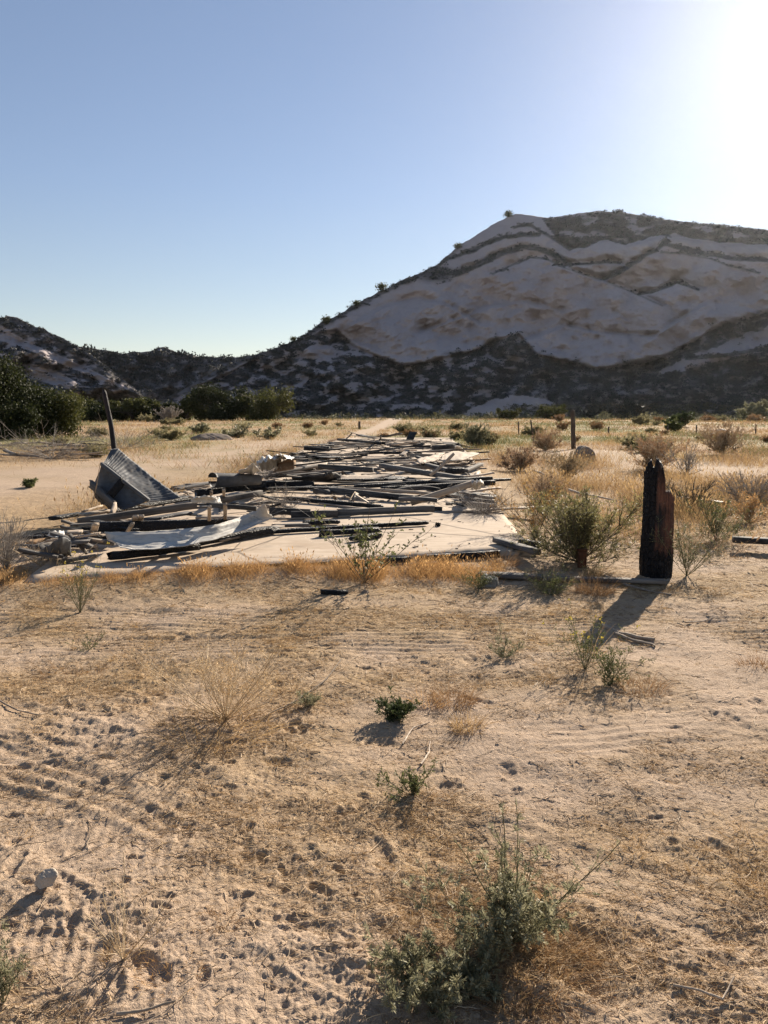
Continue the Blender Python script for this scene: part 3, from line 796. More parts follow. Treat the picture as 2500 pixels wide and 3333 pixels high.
pk('beam', 'dark beam with a sawn end lying below the very long black beam', 1242, 1593, 0.2, 1608, 1571, 0.3, 0.14, 0.16, B, rough=0.04)
pk('board', 'grey bowed board below the very long black beam, left of the propped beam', 1278, 1602, 0.2, 1430, 1594, 0.24, 0.14, 0.08, D_, bow=0.06)
pk('lath', 'thin dark straight lath across the pale slab left of the very long beam', 948, 1590, 0.15, 1154, 1588, 0.15, 0.06, 0.05, D_)
pk('board', 'thin tan board sticking out to the right past the slab side', 1500, 1604, 0.35, 1627, 1587, 0.36, 0.1, 0.04, P_)
pk('board', 'upper weathered board of the small stack at the right side of the slab', 1493, 1602, 0.32, 1606, 1622, 0.3, 0.12, 0.045, G_)
pk('board', 'middle dark board of the small stack at the right side of the slab', 1500, 1622, 0.25, 1607, 1633, 0.24, 0.12, 0.06, D_)
pk('board', 'lowest grey board of the small stack at the right side of the slab', 1510, 1636, 0.17, 1612, 1648, 0.16, 0.13, 0.07, G_)
pk('board', 'splintered pale board leaning across the small stack beside the brush', 1455, 1610, 0.3, 1560, 1624, 0.28, 0.07, 0.04, G_, end=1)

# heap at the left front
pk('beam', 'long grey beam slanting up to the right in front of the bent dark sheet', 252, 1699, 0.26, 640, 1644, 0.40, 0.10, 0.15, G_, rough=0.02, keep=True)
pk('beam', 'grey beam end rising to the right beyond the crumpled crinkled sheet', 706, 1630, 0.36, 850, 1604, 0.40, 0.10, 0.14, G_, rough=0.02, keep=True)
pk('beam', 'long black beam on edge right behind the curved pale metal sheet', 318, 1716, 0.27, 800, 1702, 0.27, 0.10, 0.20, B, rough=0.02, keep=True)
pk('board', 'pale board lying flat behind the black beam on edge', 640, 1683, 0.32, 792, 1682, 0.32, 0.22, 0.03, P_)
pk('stud', 'left upright grey stud of the broken frame behind the curved sheet', 681, 1695, 0.3, 682, 1650, 0.6, 0.05, 0.045, P_, cat='stud')
pk('stud', 'right upright grey stud of the broken frame behind the curved sheet', 733, 1692, 0.3, 733, 1642, 0.64, 0.05, 0.045, P_, cat='stud')
pk('board', 'dark rail along the top of the broken frame of upright studs', 684, 1643, 0.58, 834, 1656, 0.56, 0.06, 0.06, D_, keep=True)
pk('stud', 'left short pale stump sticking up behind the crinkled sheet', 687, 1619, 0.35, 688, 1600, 0.56, 0.05, 0.045, P_, cat='stud', end=1)
pk('stud', 'right short pale stump sticking up behind the crinkled sheet', 729, 1618, 0.35, 728, 1595, 0.62, 0.05, 0.045, P_, cat='stud')
pk('stud', 'pale leaning prop between the long black beam and the curved sheet', 412, 1735, 0.28, 432, 1704, 0.46, 0.045, 0.04, P_, cat='stud')
pk('stud', 'pale stub end of board standing at the left end of the black beam', 306, 1728, 0.26, 312, 1704, 0.44, 0.09, 0.04, P_, cat='stud', end=1)
pk('stud', 'short pale block wedged under the long slanting grey beam', 436, 1694, 0.3, 442, 1681, 0.42, 0.08, 0.045, P_, cat='stud')
pk('stud', 'pale notched block under the slanting grey beam, right of the other block', 456, 1693, 0.3, 460, 1679, 0.42, 0.08, 0.04, P_, cat='stud')
pk('board', 'tapered pale board standing at the foot of the bent dark sheet', 362, 1679, 0.34, 376, 1644, 0.58, 0.05, 0.16, P_, end=1)
pk('board', 'pale flat board lying left of the bent dark sheet foot', 268, 1676, 0.24, 352, 1661, 0.28, 0.25, 0.035, P_)
pk('lath', 'thin pale lath leaning over the flat board by the bent dark sheet', 268, 1666, 0.24, 332, 1645, 0.3, 0.04, 0.03, P_)
pk('board', 'black board on the ground in the shadow left of the bent dark sheet', 165, 1688, 0.08, 262, 1672, 0.12, 0.14, 0.06, B, end=1)
pk('board', 'whitish slab of board lying under the left end of the slanting grey beam', 282, 1692, 0.26, 360, 1678, 0.3, 0.3, 0.05, P_)
pk('board', 'orange tipped board poking from the heap above the dry brush', 60, 1796, 0.08, 102, 1780, 0.12, 0.14, 0.03, T_, end=1)
pk('board', 'pale grey board behind the orange tipped board at the far left of the heap', 100, 1784, 0.16, 160, 1766, 0.2, 0.12, 0.04, G_)
pk('board', 'tan notched board at the far left of the heap', 92, 1770, 0.14, 156, 1752, 0.18, 0.1, 0.05, T_, end=1)
pk('board', 'pale broad board on top of the heap at the left end of the curved sheet', 212, 1734, 0.36, 268, 1732, 0.36, 0.24, 0.04, P_, end=1)
pk('board', 'dark board slanting down inside the heap under the left end of the curved sheet', 266, 1756, 0.3, 372, 1768, 0.22, 0.10, 0.06, D_)
pk('lath', 'pale lath lying on the heap at the left end of the curved sheet', 270, 1752, 0.34, 336, 1762, 0.3, 0.06, 0.03, P_)
pk('board', 'thin grey board lying in the shade on the slab at the left front', 205, 1826, 0.14, 313, 1809, 0.15, 0.07, 0.04, G_)
pk('beam', 'black burnt beam under the curved pale sheet, left half', 345, 1812, 0.17, 650, 1776, 0.17, 0.14, 0.12, B, rough=0.07, end=1)
pk('beam', 'black burnt beam under the curved pale sheet, right half', 600, 1772, 0.2, 905, 1720, 0.2, 0.14, 0.14, B, rough=0.07, end=1)
pk('board', 'grey board under the right end of the curved pale sheet', 705, 1760, 0.2, 912, 1712, 0.24, 0.18, 0.03, G_)
pk('board', 'dark board lying deep in the heap behind the slanting grey beam', 330, 1669, 0.2, 620, 1620, 0.22, 0.14, 0.12, B)
pk('board', 'dark board tilted in the hollow of the heap below the slanting grey beam', 470, 1692, 0.2, 620, 1668, 0.34, 0.3, 0.03, D_)
pk('beam', 'black beam running back from the heap to the grey metal tube', 640, 1606, 0.24, 860, 1575, 0.34, 0.14, 0.2, B, rough=0.04)
pk('beam', 'black beam lying along the slab right of the grey metal tube with a round end', 840, 1575, 0.3, 1022, 1573, 0.26, 0.16, 0.16, B, rough=0.06, end=2)
pk('lath', 'thin black lath on the pale slab under the round ended beam', 845, 1588, 0.2, 1030, 1580, 0.16, 0.05, 0.04, B)
pk('board', 'dark flat board lying left of the grey metal tube', 560, 1594, 0.18, 690, 1572, 0.24, 0.16, 0.06, D_)
pk('board', 'pale short board lying left of the grey metal tube', 606, 1578, 0.2, 694, 1570, 0.24, 0.22, 0.04, P_)
pk('board', 'dark low board in the grass left of the pale short board', 560, 1588, 0.12, 640, 1574, 0.16, 0.12, 0.06, D_, end=1)
pk('board', 'pale board lying slanted in the twigs right of the frame of studs', 890, 1632, 0.24, 980, 1664, 0.2, 0.12, 0.04, P_, end=1)
pk('board', 'dark board standing on edge behind the twigs right of the frame of studs', 878, 1662, 0.24, 1010, 1668, 0.22, 0.06, 0.16, D_)

# middle of the strip
pk('beam', 'long grey beam rising to the right behind the brown plywood box end', 881, 1541, 0.34, 1050, 1514, 0.42, 0.12, 0.13, G_)
pk('beam', 'dark heavy beam continuing right from the long grey rising beam', 1040, 1518, 0.42, 1212, 1530, 0.36, 0.16, 0.2, D_)
pk('beam', 'long dark beam sloping down to the right across the middle of the strip', 1240, 1516, 0.44, 1514, 1560, 0.3, 0.16, 0.2, D_, rough=0.02)
pk('board', 'thin dark board slanting down above the long dark sloping beam', 1355, 1486, 0.42, 1424, 1512, 0.34, 0.12, 0.08, D_)
pk('board', 'dark slanted board meeting a block end on the right of the strip', 1390, 1512, 0.4, 1462, 1532, 0.34, 0.16, 0.14, D_)
pk('board', 'dark block of beam lying crosswise at the right end of the sloping beam', 1460, 1534, 0.3, 1506, 1532, 0.3, 0.2, 0.24, B)
pk('board', 'dark board with a pale top rising to the right beside the grass', 1512, 1534, 0.24, 1566, 1511, 0.34, 0.16, 0.14, G_)
pk('board', 'white short board standing in the middle of the strip left of the sloping beam', 1292, 1545, 0.25, 1310, 1535, 0.4, 0.3, 0.03, P_, end=1)
pk('board', 'pale short prop leaning left in the middle of the strip', 1228, 1516, 0.3, 1252, 1534, 0.24, 0.1, 0.05, P_)
pk('board', 'pale leaning board sticking up at the right of the far debris', 1306, 1482, 0.3, 1330, 1464, 0.62, 0.2, 0.03, P_, end=1)
pk('board', 'dark grey board lying aslant on the pale plywood sheet', 1120, 1532, 0.2, 1160, 1552, 0.2, 0.2, 0.05, G_)
pk('beam', 'dark board with a lit top edge across the right of the strip near its far end', 1408, 1456, 0.4, 1478, 1453, 0.4, 0.14, 0.26, D_)
pk('beam', 'very dark long board lying at the left far end of the strip', 1100, 1430, 0.34, 1250, 1443, 0.32, 0.2, 0.2, B, end=1)
pk('beam', 'dark wing like board raised on a stump at the very end of the strip', 1168, 1415, 0.6, 1300, 1411, 0.95, 0.5, 0.1, D_, bow=-0.15)
pk('stud', 'short stump holding up the wing like board at the end of the strip', 1239, 1430, 0.1, 1239, 1418, 0.62, 0.1, 0.1, D_, cat='stud')
pk('beam', 'dark blunt beam at the left side of the strip near its far end', 992, 1458, 0.34, 1072, 1461, 0.3, 0.2, 0.3, B)

# the many loose boards farther along the strip: three depths, three kinds of wood
def scatter(n, d0, d1, where, seed):
    rng = np.random.RandomState(seed)
    kinds = [('charred black', B, 'black'), ('sooty dark grey', D_, 'grey'), ('weathered grey', G_, 'weathered'), ('pale sun bleached', P_, 'pale')]
    for i in range(n):
        d = math.exp(rng.uniform(math.log(d0), math.log(d1)))
        xl, xr = slab_x(min(d, SLAB_FAR - 0.5))
        xl += 0.5 if d0 < 14 else -0.2; xr += 0.25
        L = rng.uniform(0.7, 3.4) * (0.6 + 0.4 * rng.rand())
        cx = rng.uniform(xl + 0.3 * L, xr - 0.3 * L)
        ang = rng.normal() * 0.42 if rng.rand() < 0.7 else rng.uniform(-1.2, 1.2)
        k = rng.choice(4, p=[0.26, 0.23, 0.24, 0.27])
        flat = rng.rand() < 0.5
        w, h = (rng.uniform(.08, .20), rng.uniform(.015, .03)) if flat else (rng.uniform(.04, .09), rng.uniform(.035, .075))
        if rng.rand() < 0.10: w, h = rng.uniform(.4, 1.0), 0.025; L *= 0.6
        z = SLAB_Z + h / 2 + 0.005 + rng.rand() ** 2.2 * 0.13
        dz = rng.normal() * 0.035 * L
        if rng.rand() < 0.12: dz = rng.choice([-1, 1]) * rng.uniform(0.15, 0.45); z += abs(dz) / 2
        else: dz = max(-2 * (z - SLAB_Z - h / 2), min(dz, 2 * (z - SLAB_Z - h / 2) + 0.10))
        v = Vector((math.cos(ang) * L / 2, math.sin(ang) * L / 2, dz / 2))
        c = Vector((cx, d, z))
        kn, m, _ = kinds[k]
        plank('loose_board', f'{kn} loose board lying in the {where} of the burnt debris strip', 'board', c - v, c + v, w, h, m,
              rough=0.03, end=int(rng.choice([0, 1, 1, 2 if k == 0 else 1])), bow=rng.normal() * 0.02, group=f'{kn} loose boards in the {where} of the debris strip', segs=4)
scatter(5, 11.2, 14.5, 'near middle part', 11)
scatter(42, 14.5, 22.0, 'middle part', 12)
scatter(100, 22.0, 41.5, 'far end', 13)

rngf = np.random.RandomState(14)
for i in range(58):                                       # splintered small stuff between the named pieces of the front heap
    x = rngf.uniform(90, 900); y = np.interp(x, [90, 300, 600, 900], [1775, 1720, 1665, 1640]) + rngf.uniform(-42, 42)
    z = SLAB_Z + 0.02 + 0.16 * rngf.rand()
    c = gp(x, y, z); a = rngf.normal() * 0.5; L = rngf.uniform(0.18, 0.9)
    v = Vector((math.cos(a) * L / 2, math.sin(a) * L / 2, rngf.normal() * 0.04))
    k = rngf.choice(4, p=[.3, .25, .2, .25])
    kn = ['charred black', 'sooty dark grey', 'weathered grey', 'pale sun bleached'][k]
    plank('splintered_board', f'{kn} splintered scrap board lying in the front heap around the curved sheet', 'board', c - v, c + v, rngf.uniform(.03, .11), rngf.uniform(.015, .035), [B, D_, G_, P_][k], rough=0.05, end=1, group=f'{kn} splintered scrap boards in the front heap', segs=4)

# ------------------------------------------------------------------ sheets of metal and plywood
def sheet(name, label, cat, top, bot, zt, zb, mat, nu=40, nv=14, wrinkle=0.01, th=0.006, sag=0.0, seed=0, group=None, dists=None, parent=None, ragged=0.0, corr=0.0, ncorr=12, folds=()):
    """bent sheet between a top and a bottom edge given in photograph pixels; zt, zb are heights along them (or dists = distances ahead)"""
    def edge(p, z):
        p = np.array(p, float); s = np.linspace(0, 1, len(p)); u = np.linspace(0, 1, nu)
        X, Y = np.interp(u, s, p[:, 0]), np.interp(u, s, p[:, 1])
        zz = np.interp(u, np.linspace(0, 1, len(z)), z)
        f = (lambda a, b, c: at(a, b, c)) if dists else (lambda a, b, c: gp(a, b, c))
        return np.array([f(a, b, c) for a, b, c in zip(X, Y, zz)])
    T_, B_ = edge(top, zt), edge(bot, zb)
    v = np.linspace(0, 1, nv)[:, None, None]
    G = B_[None] * (1 - v) + T_[None] * v
    nrm = unit(np.cross(G[0, -1] - G[0, 0], G[-1, nu // 2] - G[0, nu // 2]))
    u2, v2 = np.meshgrid(np.linspace(0, 1, nu), np.linspace(0, 1, nv))
    w = fbm(u2 * 6, v2 * 2.5, 3, seed + 3) * wrinkle + np.maximum(0, 1 - np.abs(noise(u2 * 9 + v2 * 5, v2 * 2, seed)) * 6) * wrinkle * 0.6
    w = w + corr * np.cos(2 * math.pi * u2 * ncorr) + sum(fa * np.clip(1 - np.abs(v2 - fv - 0.03 * noise(u2 * 4, u2 * 0 + fv * 9, 2)) / 0.10, 0, 1) for fv, fa in folds)
    G = G + nrm[None, None] * (w - sag * np.sin(math.pi * v2))[:, :, None]
    if ragged: G[0, :, 2] -= ragged * np.abs(noise(np.linspace(0, 14, nu), np.zeros(nu), seed + 7)); G[:, -1, 0] += ragged * noise(np.linspace(0, 6, nv), np.zeros(nv), seed + 9)
    c = G.reshape(-1, 3).mean(0)
    top_ = (G - c).reshape(-1, 3); botm = top_ - nrm * th
    n = nu * nv
    i = np.arange(nv - 1)[:, None] * nu; j = np.arange(nu - 1)[None]
    F = np.stack([i + j, i + j + 1, i + nu + j + 1, i + nu + j], -1).reshape(-1, 4)
    idx = np.arange(n).reshape(nv, nu)
    rim = np.concatenate([idx[0], idx[1:, -1], idx[-1, -2::-1], idx[-2:0:-1, 0]])
    r2 = np.roll(rim, -1)
    S = np.stack([rim, rim + n, r2 + n, r2], 1)
    me = mesh_np(name, np.concatenate([top_, botm]), np.concatenate([F, F[:, ::-1] + n, S]), mat, True)
    o = link(name, me, parent, None)
    if parent is None: o.location = Vector(c)
    else: o.location = Vector(c) - parent.location
    if label: tag(o, label, cat, group)
    return o

# the curved pale metal sheet in front
sheet('curved_metal_sheet', 'long pale curved metal sheet lying across the front of the heap', 'metal sheet',
      [(340, 1730), (420, 1731), (500, 1729), (600, 1721), (711, 1706), (786, 1682), (830, 1660), (862, 1640)],
      [(364, 1757), (392, 1781), (440, 1787), (500, 1787), (600, 1776), (693, 1757), (741, 1741), (800, 1722), (850, 1700), (893, 1682)],
      [0.36, 0.36, 0.36, 0.37, 0.38, 0.41, 0.47, 0.56], [0.28, 0.26, 0.25, 0.25, 0.26, 0.28, 0.30, 0.34, 0.38], M_GALV, 110, 36, 0.008, 0.008, 0.05, 4, folds=((0.28, 0.016), (0.62, -0.014), (0.85, 0.012)))
# the big bent dark sheet standing at the left
bs = at(440, 1640, 10.9); bs.z = 0.15
bent = empty('bent_sheet_panel', bs, 'large bent dark metal panel standing on edge at the left of the heap', 'metal panel')
sheet('upper_panel', None, None, [(362, 1462), (385, 1459), (420, 1490), (480, 1538), (540, 1584), (590, 1618)], [(336, 1508), (345, 1512), (372, 1532), (410, 1566), (450, 1602), (486, 1632)],
      [11.5, 11.5, 11.4, 11.3, 11.2, 11.1], [11.0, 11.0, 10.95, 10.9, 10.85, 10.8], M_DULL, 150, 20, 0.007, 0.012, 0.02, 21, corr=0.0022, ncorr=24, dists=True, parent=bent)
sheet('lower_panel', None, None, [(331, 1511), (345, 1516), (372, 1537), (410, 1571), (450, 1606), (480, 1630)], [(306, 1572), (318, 1590), (340, 1614), (366, 1638), (384, 1652), (402, 1660)],
      [10.98, 10.96, 10.92, 10.86, 10.8, 10.75], [11.1, 11.0, 10.9, 10.8, 10.7, 10.65], M_DULL, 44, 20, 0.006, 0.012, 0.01, 23, dists=True, parent=bent)
sheet('torn_skirt', None, None, [(300, 1578), (320, 1596), (345, 1620), (378, 1646)], [(308, 1606), (318, 1628), (338, 1640), (372, 1664)],
      [10.9, 10.82, 10.72, 10.6], [11.05, 10.95, 10.85, 10.7], M_DARK, 30, 8, 0.02, 0.012, 0, 25, dists=True, parent=bent, ragged=0.05)
def child_plank(name, a, b, w, h, mat, parent, **kw):
    o = plank(name, None, None, a, b, w, h, mat, **kw)
    mw = o.matrix_world.copy(); o.parent = parent
    o.matrix_world = mw
    o.matrix_basis = Matrix.Translation(-parent.location) @ mw
    return o
child_plank('flange', at(329, 1509, 10.9), at(484, 1630, 10.68), 0.05, 0.05, M_DULL, bent, rough=0.05)
child_plank('lower_flange', at(291, 1570, 10.85), at(379, 1650, 10.5), 0.06, 0.10, M_DARK, bent, rough=0.06, end=1)
child_plank('rib', at(356, 1616, 10.66), at(403, 1562, 10.8), 0.03, 0.12, M_CHAR, bent)
# other sheets
sheet('crinkled_sheet', 'small silvery crinkled sheet on the end of the long slanting grey beam', 'metal sheet', [(630, 1622), (650, 1618), (690, 1617), (712, 1620)], [(622, 1636), (660, 1637), (700, 1640), (722, 1636)], [0.56, 0.58, 0.58, 0.54], [0.5, 0.5, 0.48, 0.48], M_GALV, 30, 10, 0.02, 0.006, 0.03, 31)
sheet('white_sheet', 'small white sheet lying at the far left of the heap', 'metal sheet', [(160, 1733), (178, 1728), (208, 1728)], [(148, 1740), (180, 1750), (205, 1742)], [0.34, 0.36, 0.34], [0.3, 0.32, 0.32], M_WHITE, 16, 8, 0.015, 0.006, 0.02, 33)
sheet('dark_bent_sheet', 'dark arched sheet at the left of the heap over the dry sticks', 'metal sheet', [(130, 1792), (170, 1766), (200, 1754), (232, 1760)], [(140, 1808), (178, 1800), (205, 1808), (236, 1806)], [0.2, 0.36, 0.42, 0.36], [0.12, 0.16, 0.14, 0.14], M_DULL, 26, 12, 0.02, 0.008, -0.06, 35)
sheet('tent_sheet', 'white crumpled peaked sheet behind the grey metal tube', 'metal sheet', [(776, 1532), (812, 1516), (826, 1508), (846, 1528)], [(778, 1541), (814, 1542), (822, 1545), (846, 1532)], [0.58, 0.7, 0.78, 0.6], [0.5, 0.46, 0.46, 0.52], M_WHITE, 24, 10, 0.03, 0.006, 0.0, 37)
sheet('curled_sheet', 'curled grey brown sheet between the white peaked sheet and the plywood box end', 'metal sheet', [(838, 1516), (858, 1496), (880, 1492), (918, 1494)], [(850, 1531), (880, 1526), (900, 1522), (920, 1516)], [0.6, 0.78, 0.8, 0.76], [0.46, 0.5, 0.5, 0.52], M_GALV, 26, 10, 0.05, 0.006, 0.12, 39)
sheet('white_torn_sheet', 'white torn sheet on top of the pile behind the plywood box end', 'metal sheet', [(895, 1482), (915, 1480), (930, 1486), (958, 1492)], [(897, 1494), (920, 1496), (940, 1499), (956, 1497)], [0.85, 0.9, 0.84, 0.78], [0.66, 0.66, 0.64, 0.66], M_WHITE, 22, 8, 0.04, 0.006, 0.03, 41)
sheet('plywood_end', 'brown plywood box end with one orange lit edge', 'plywood sheet', [(908, 1512), (930, 1502), (956, 1499)], [(890, 1538), (930, 1532), (958, 1527)], [0.6, 0.7, 0.72], [0.3, 0.3, 0.32], mat_wood('brown_plywood', (0.09, 0.055, 0.035), (0.19, 0.12, 0.075)), 14, 8, 0.004, 0.03, 0, 43)
pk('board', 'short orange board standing as the lit edge of the plywood box end', 958, 1530, 0.3, 958, 1501, 0.72, 0.09, 0.05, T_)
sheet('plywood_sheet', 'large pale delaminated plywood sheet on the right of the strip', 'plywood sheet', [(1440, 1482), (1469, 1469), (1510, 1471), (1563, 1474)], [(1434, 1498), (1470, 1498), (1500, 1496), (1526, 1490)], [0.42, 0.44, 0.42, 0.36], [0.36, 0.36, 0.36, 0.36], M_PALE, 34, 14, 0.012, 0.025, 0.0, 45, ragged=0.05)
sheet('plywood_sheet', 'pale split plywood sheet left of the large delaminated one', 'plywood sheet', [(1356, 1494), (1400, 1484), (1448, 1471)], [(1366, 1506), (1400, 1501), (1432, 1492)], [0.36, 0.38, 0.4], [0.32, 0.32, 0.33], M_PALE, 24, 10, 0.02, 0.025, 0.0, 47, ragged=0.05)
sheet('plywood_sheet', 'pale grey plywood sheet lying low behind the bare front of the slab', 'plywood sheet', [(1112, 1547), (1180, 1546), (1284, 1541)], [(1098, 1562), (1165, 1563), (1240, 1554)], [0.26, 0.26, 0.28], [0.2, 0.2, 0.22], M_PALE, 30, 10, 0.012, 0.025, 0.0, 49, ragged=0.03)
sheet('plywood_sheet', 'dark humped scorched sheet left of the low grey plywood sheet', 'plywood sheet', [(950, 1556), (1050, 1547), (1080, 1538), (1112, 1548)], [(952, 1566), (1040, 1566), (1080, 1564), (1104, 1563)], [0.3, 0.34, 0.42, 0.3], [0.2, 0.2, 0.2, 0.2], M_DARK, 30, 10, 0.02, 0.02, -0.03, 51)
sheet('plywood_sheet', 'pale plywood sheet lying left of the dark heavy middle beam', 'plywood sheet', [(962, 1507), (1010, 1503), (1066, 1500)], [(960, 1516), (1010, 1516), (1064, 1510)], [0.3, 0.3, 0.3], [0.26, 0.26, 0.26], M_PALE, 20, 8, 0.012, 0.025, 0.0, 53, ragged=0.03)
sheet('plastic_sheet', 'crumpled whitish plastic sheet behind the tall end of the propped pale beam', 'plastic sheet', [(1536, 1574), (1556, 1566), (1562, 1564), (1574, 1574)], [(1532, 1590), (1552, 1590), (1566, 1588), (1578, 1582)], [0.42, 0.55, 0.58, 0.44], [0.3, 0.3, 0.3, 0.3], M_WHITE, 22, 10, 0.05, 0.004, 0.04, 55)
sheet('white_scrap_sheet', 'white bent scrap at the right side near the far end of the strip', 'metal sheet', [(1480, 1452), (1490, 1451), (1504, 1460)], [(1480, 1464), (1494, 1467), (1506, 1466)], [0.5, 0.5, 0.36], [0.2, 0.2, 0.2], M_WHITE, 12, 8, 0.03, 0.01, 0.03, 57)

# grey metal tube: a rolled sheet
def metal_tube():
    a, b = gp(692, 1562, 0.42), gp(842, 1563, 0.36)
    d = (b - a); L = d.length
    n, m = 26, 22
    th = np.linspace(0.25, 2 * math.pi - 0.25, m)
    V = []
    for k in range(n):
        s = k / (n - 1); rad = 0.16 - 0.05 * s
        for q in th:
            sq = 1 + 0.06 * math.sin(3 * q + s * 4)
            V.append((s * L - L / 2, math.cos(q) * rad * sq, math.sin(q) * rad * sq * 0.85))
    V = np.array(V); V2 = V * np.array([1, 0.94, 0.94]); N = len(V)
    i = np.arange(n - 1)[:, None] * m; j = np.arange(m - 1)[None]
    F = np.stack([i + j, i + j + 1, i + m + j + 1, i + m + j], -1).reshape(-1, 4)
    idx = np.arange(N).reshape(n, m)
    rim = np.concatenate([idx[0], idx[1:, -1], idx[-1, -2::-1], idx[-2:0:-1, 0]]); r2 = np.roll(rim, -1)
    me = mesh_np('metal_tube', np.concatenate([V, V2]), np.concatenate([F, F[:, ::-1] + N, np.stack([rim, r2, r2 + N, rim + N], 1)]), M_DULL, True)
    o = link('metal_tube', me)
    x = d.normalized(); y = Vector((0, 0, 1)).cross(x).normalized(); z = x.cross(y)
    M = Matrix((x, y, z)).transposed().to_4x4(); M.translation = (a + b) / 2; o.matrix_world = M
    tag(o, 'rolled grey metal tube lying crosswise on the left of the strip', 'metal tube')
metal_tube()

# ------------------------------------------------------------------ burnt post, stakes, pole, fence posts
def burnt_post():
    base = on_ground(2133, 1880); base.z -= 0.02
    W, Dp = 0.285, 0.20
    # cross section turned so that one arris faces the camera: black face on the left, brown face on the right
    rng = np.random.RandomState(4)
    cs = []
    corners = [(-0.5, 0.25), (-0.42, -0.35), (-0.10, -0.62), (0.42, -0.30), (0.5, 0.10), (0.30, 0.55), (-0.2, 0.62)]
    m = 12
    for i in range(len(corners)):
        a, b = np.array(corners[i]), np.array(corners[(i + 1) % len(corners)])
        for k in range(m): cs.append(a + (b - a) * k / m)
    cs = np.array(cs) * np.array([W, Dp]); N = len(cs)
    topz = np.interp(cs[:, 0] / W, [-0.5, -0.42, -0.34, -0.30, -0.24, -0.16, -0.10, -0.02, 0.06, 0.12, 0.165, 0.19, 0.25, 0.36, 0.46, 0.5], [1.04, 1.12, 1.125, 1.05, 1.06, 1.15, 1.155, 1.12, 1.08, 1.05, 0.98, 0.86, 0.84, 0.845, 0.80, 0.74])
    topz = topz + 0.028 * noise(cs[:, 0] * 70, cs[:, 1] * 40, 3) + 0.015 * noise(cs[:, 0] * 160, cs[:, 1] * 90, 6)
    n = 90
    V = np.zeros((n, N, 3))
    th = np.arctan2(cs[:, 1], cs[:, 0])
    for k in range(n):
        s = k / (n - 1)
        z = topz * s
        p = cs.copy()
        p *= 1 + 0.03 * math.sin(s * 5) + (0.03 * (1 - s))
        taper = np.where(s > 0.975, 1 - (s - 0.975) / 0.025 * 0.16, 1)
        g = fbm(th * 7 + 0.2 * noise(z * 3, th * 2, 8), z * 1.3, 4, 2) * 0.013 + noise(th * 26, z * 2.2, 5) * 0.007
        blk = np.maximum(0, 1 - np.abs(noise(th * 9, z * 14, 6)) * 5) * 0.005 * (cs[:, 0] < -0.02)
        p = p * taper + unit(cs) * (g - blk)[:, None]
        groove = np.exp(-((cs[:, 0] / W - 0.06) / 0.02) ** 2) * (cs[:, 1] < 0) * 0.014
        p[:, 1] += groove
        V[k, :, :2] = p; V[k, :, 2] = z
    i = np.arange(n - 1)[:, None] * N; j = np.arange(N)[None]; j2 = (j + 1) % N
    F = np.stack([i + j, i + j2, i + N + j2, i + N + j], -1).reshape(-1, 4)
    # cap: fan to the spine of the top ring
    cen = np.stack([cs[:, 0] * 0.9, cs[:, 1] * 0.05, topz - 0.012], 1)
    V = np.concatenate([V.reshape(-1, 3), cen])
    t0 = (n - 1) * N; c0 = n * N
    cap = np.stack([t0 + np.arange(N), t0 + (np.arange(N) + 1) % N, c0 + (np.arange(N) + 1) % N, c0 + np.arange(N)], 1)
    fx = cs[(np.arange(N))][:, 0] / W; fy = cs[:, 1]
    t = NT('burnt_post_wood')
    co = t.n('TexCoord').outputs['Object']
    a = t.n('Attribute', {'attribute_name': 'tint'}).outputs['Fac']
    g = t.noise(t.scaled(co, (60, 60, 2.2)), 1.0, 6, 0.65, 0.6)
    bl = t.noise(t.scaled(co, (5, 5, 2.2)), 1.0, 4, 0.6)
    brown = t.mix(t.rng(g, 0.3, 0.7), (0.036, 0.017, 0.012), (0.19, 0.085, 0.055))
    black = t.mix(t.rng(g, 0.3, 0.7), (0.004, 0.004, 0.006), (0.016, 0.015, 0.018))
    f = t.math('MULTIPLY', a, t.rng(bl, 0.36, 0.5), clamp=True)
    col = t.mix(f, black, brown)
    streak = t.noise(t.scaled(co, (90, 90, 1.2)), 1.0, 3, 0.5)
    col = t.mix(t.math('MULTIPLY', a, t.rng(streak, 0.68, 0.74)), col, (0.16, 0.11, 0.08))
    vo = t.n('TexVoronoi', {'feature': 'DISTANCE_TO_EDGE'}, Scale=1.0); t.s(vo, 'Vector', t.scaled(co, (30, 30, 17)))
    crk = t.math('MULTIPLY', t.rng(vo.outputs['Distance'], 0.0, 0.16), t.math('SUBTRACT', 1.3, a))
    ash = t.noise(t.scaled(co, (12, 12, 6)), 1.0, 5, 0.7)
    col = t.mix(t.math('MULTIPLY', t.rng(ash, 0.58, 0.72), 0.55), col, (0.075, 0.072, 0.074))
    M_POST = t.principled(col, 0.72, t.bump(t.math('ADD', t.math('ADD', g, bl), crk), 1.0, 0.014), 0, 0.35)
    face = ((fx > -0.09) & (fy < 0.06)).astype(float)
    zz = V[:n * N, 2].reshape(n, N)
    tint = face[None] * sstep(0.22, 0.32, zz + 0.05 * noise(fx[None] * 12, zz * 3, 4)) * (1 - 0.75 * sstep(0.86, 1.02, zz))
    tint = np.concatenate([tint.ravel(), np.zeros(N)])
    me = mesh_np('burnt_post', V, [F, cap], M_POST, True, tint=tint)
    po = link('burnt_post', me, None, base); po.rotation_euler = (0, 0, -0.34)
    tag(po, 'tall thick charred wooden post with a stepped broken top, standing at the right', 'post')
burnt_post()

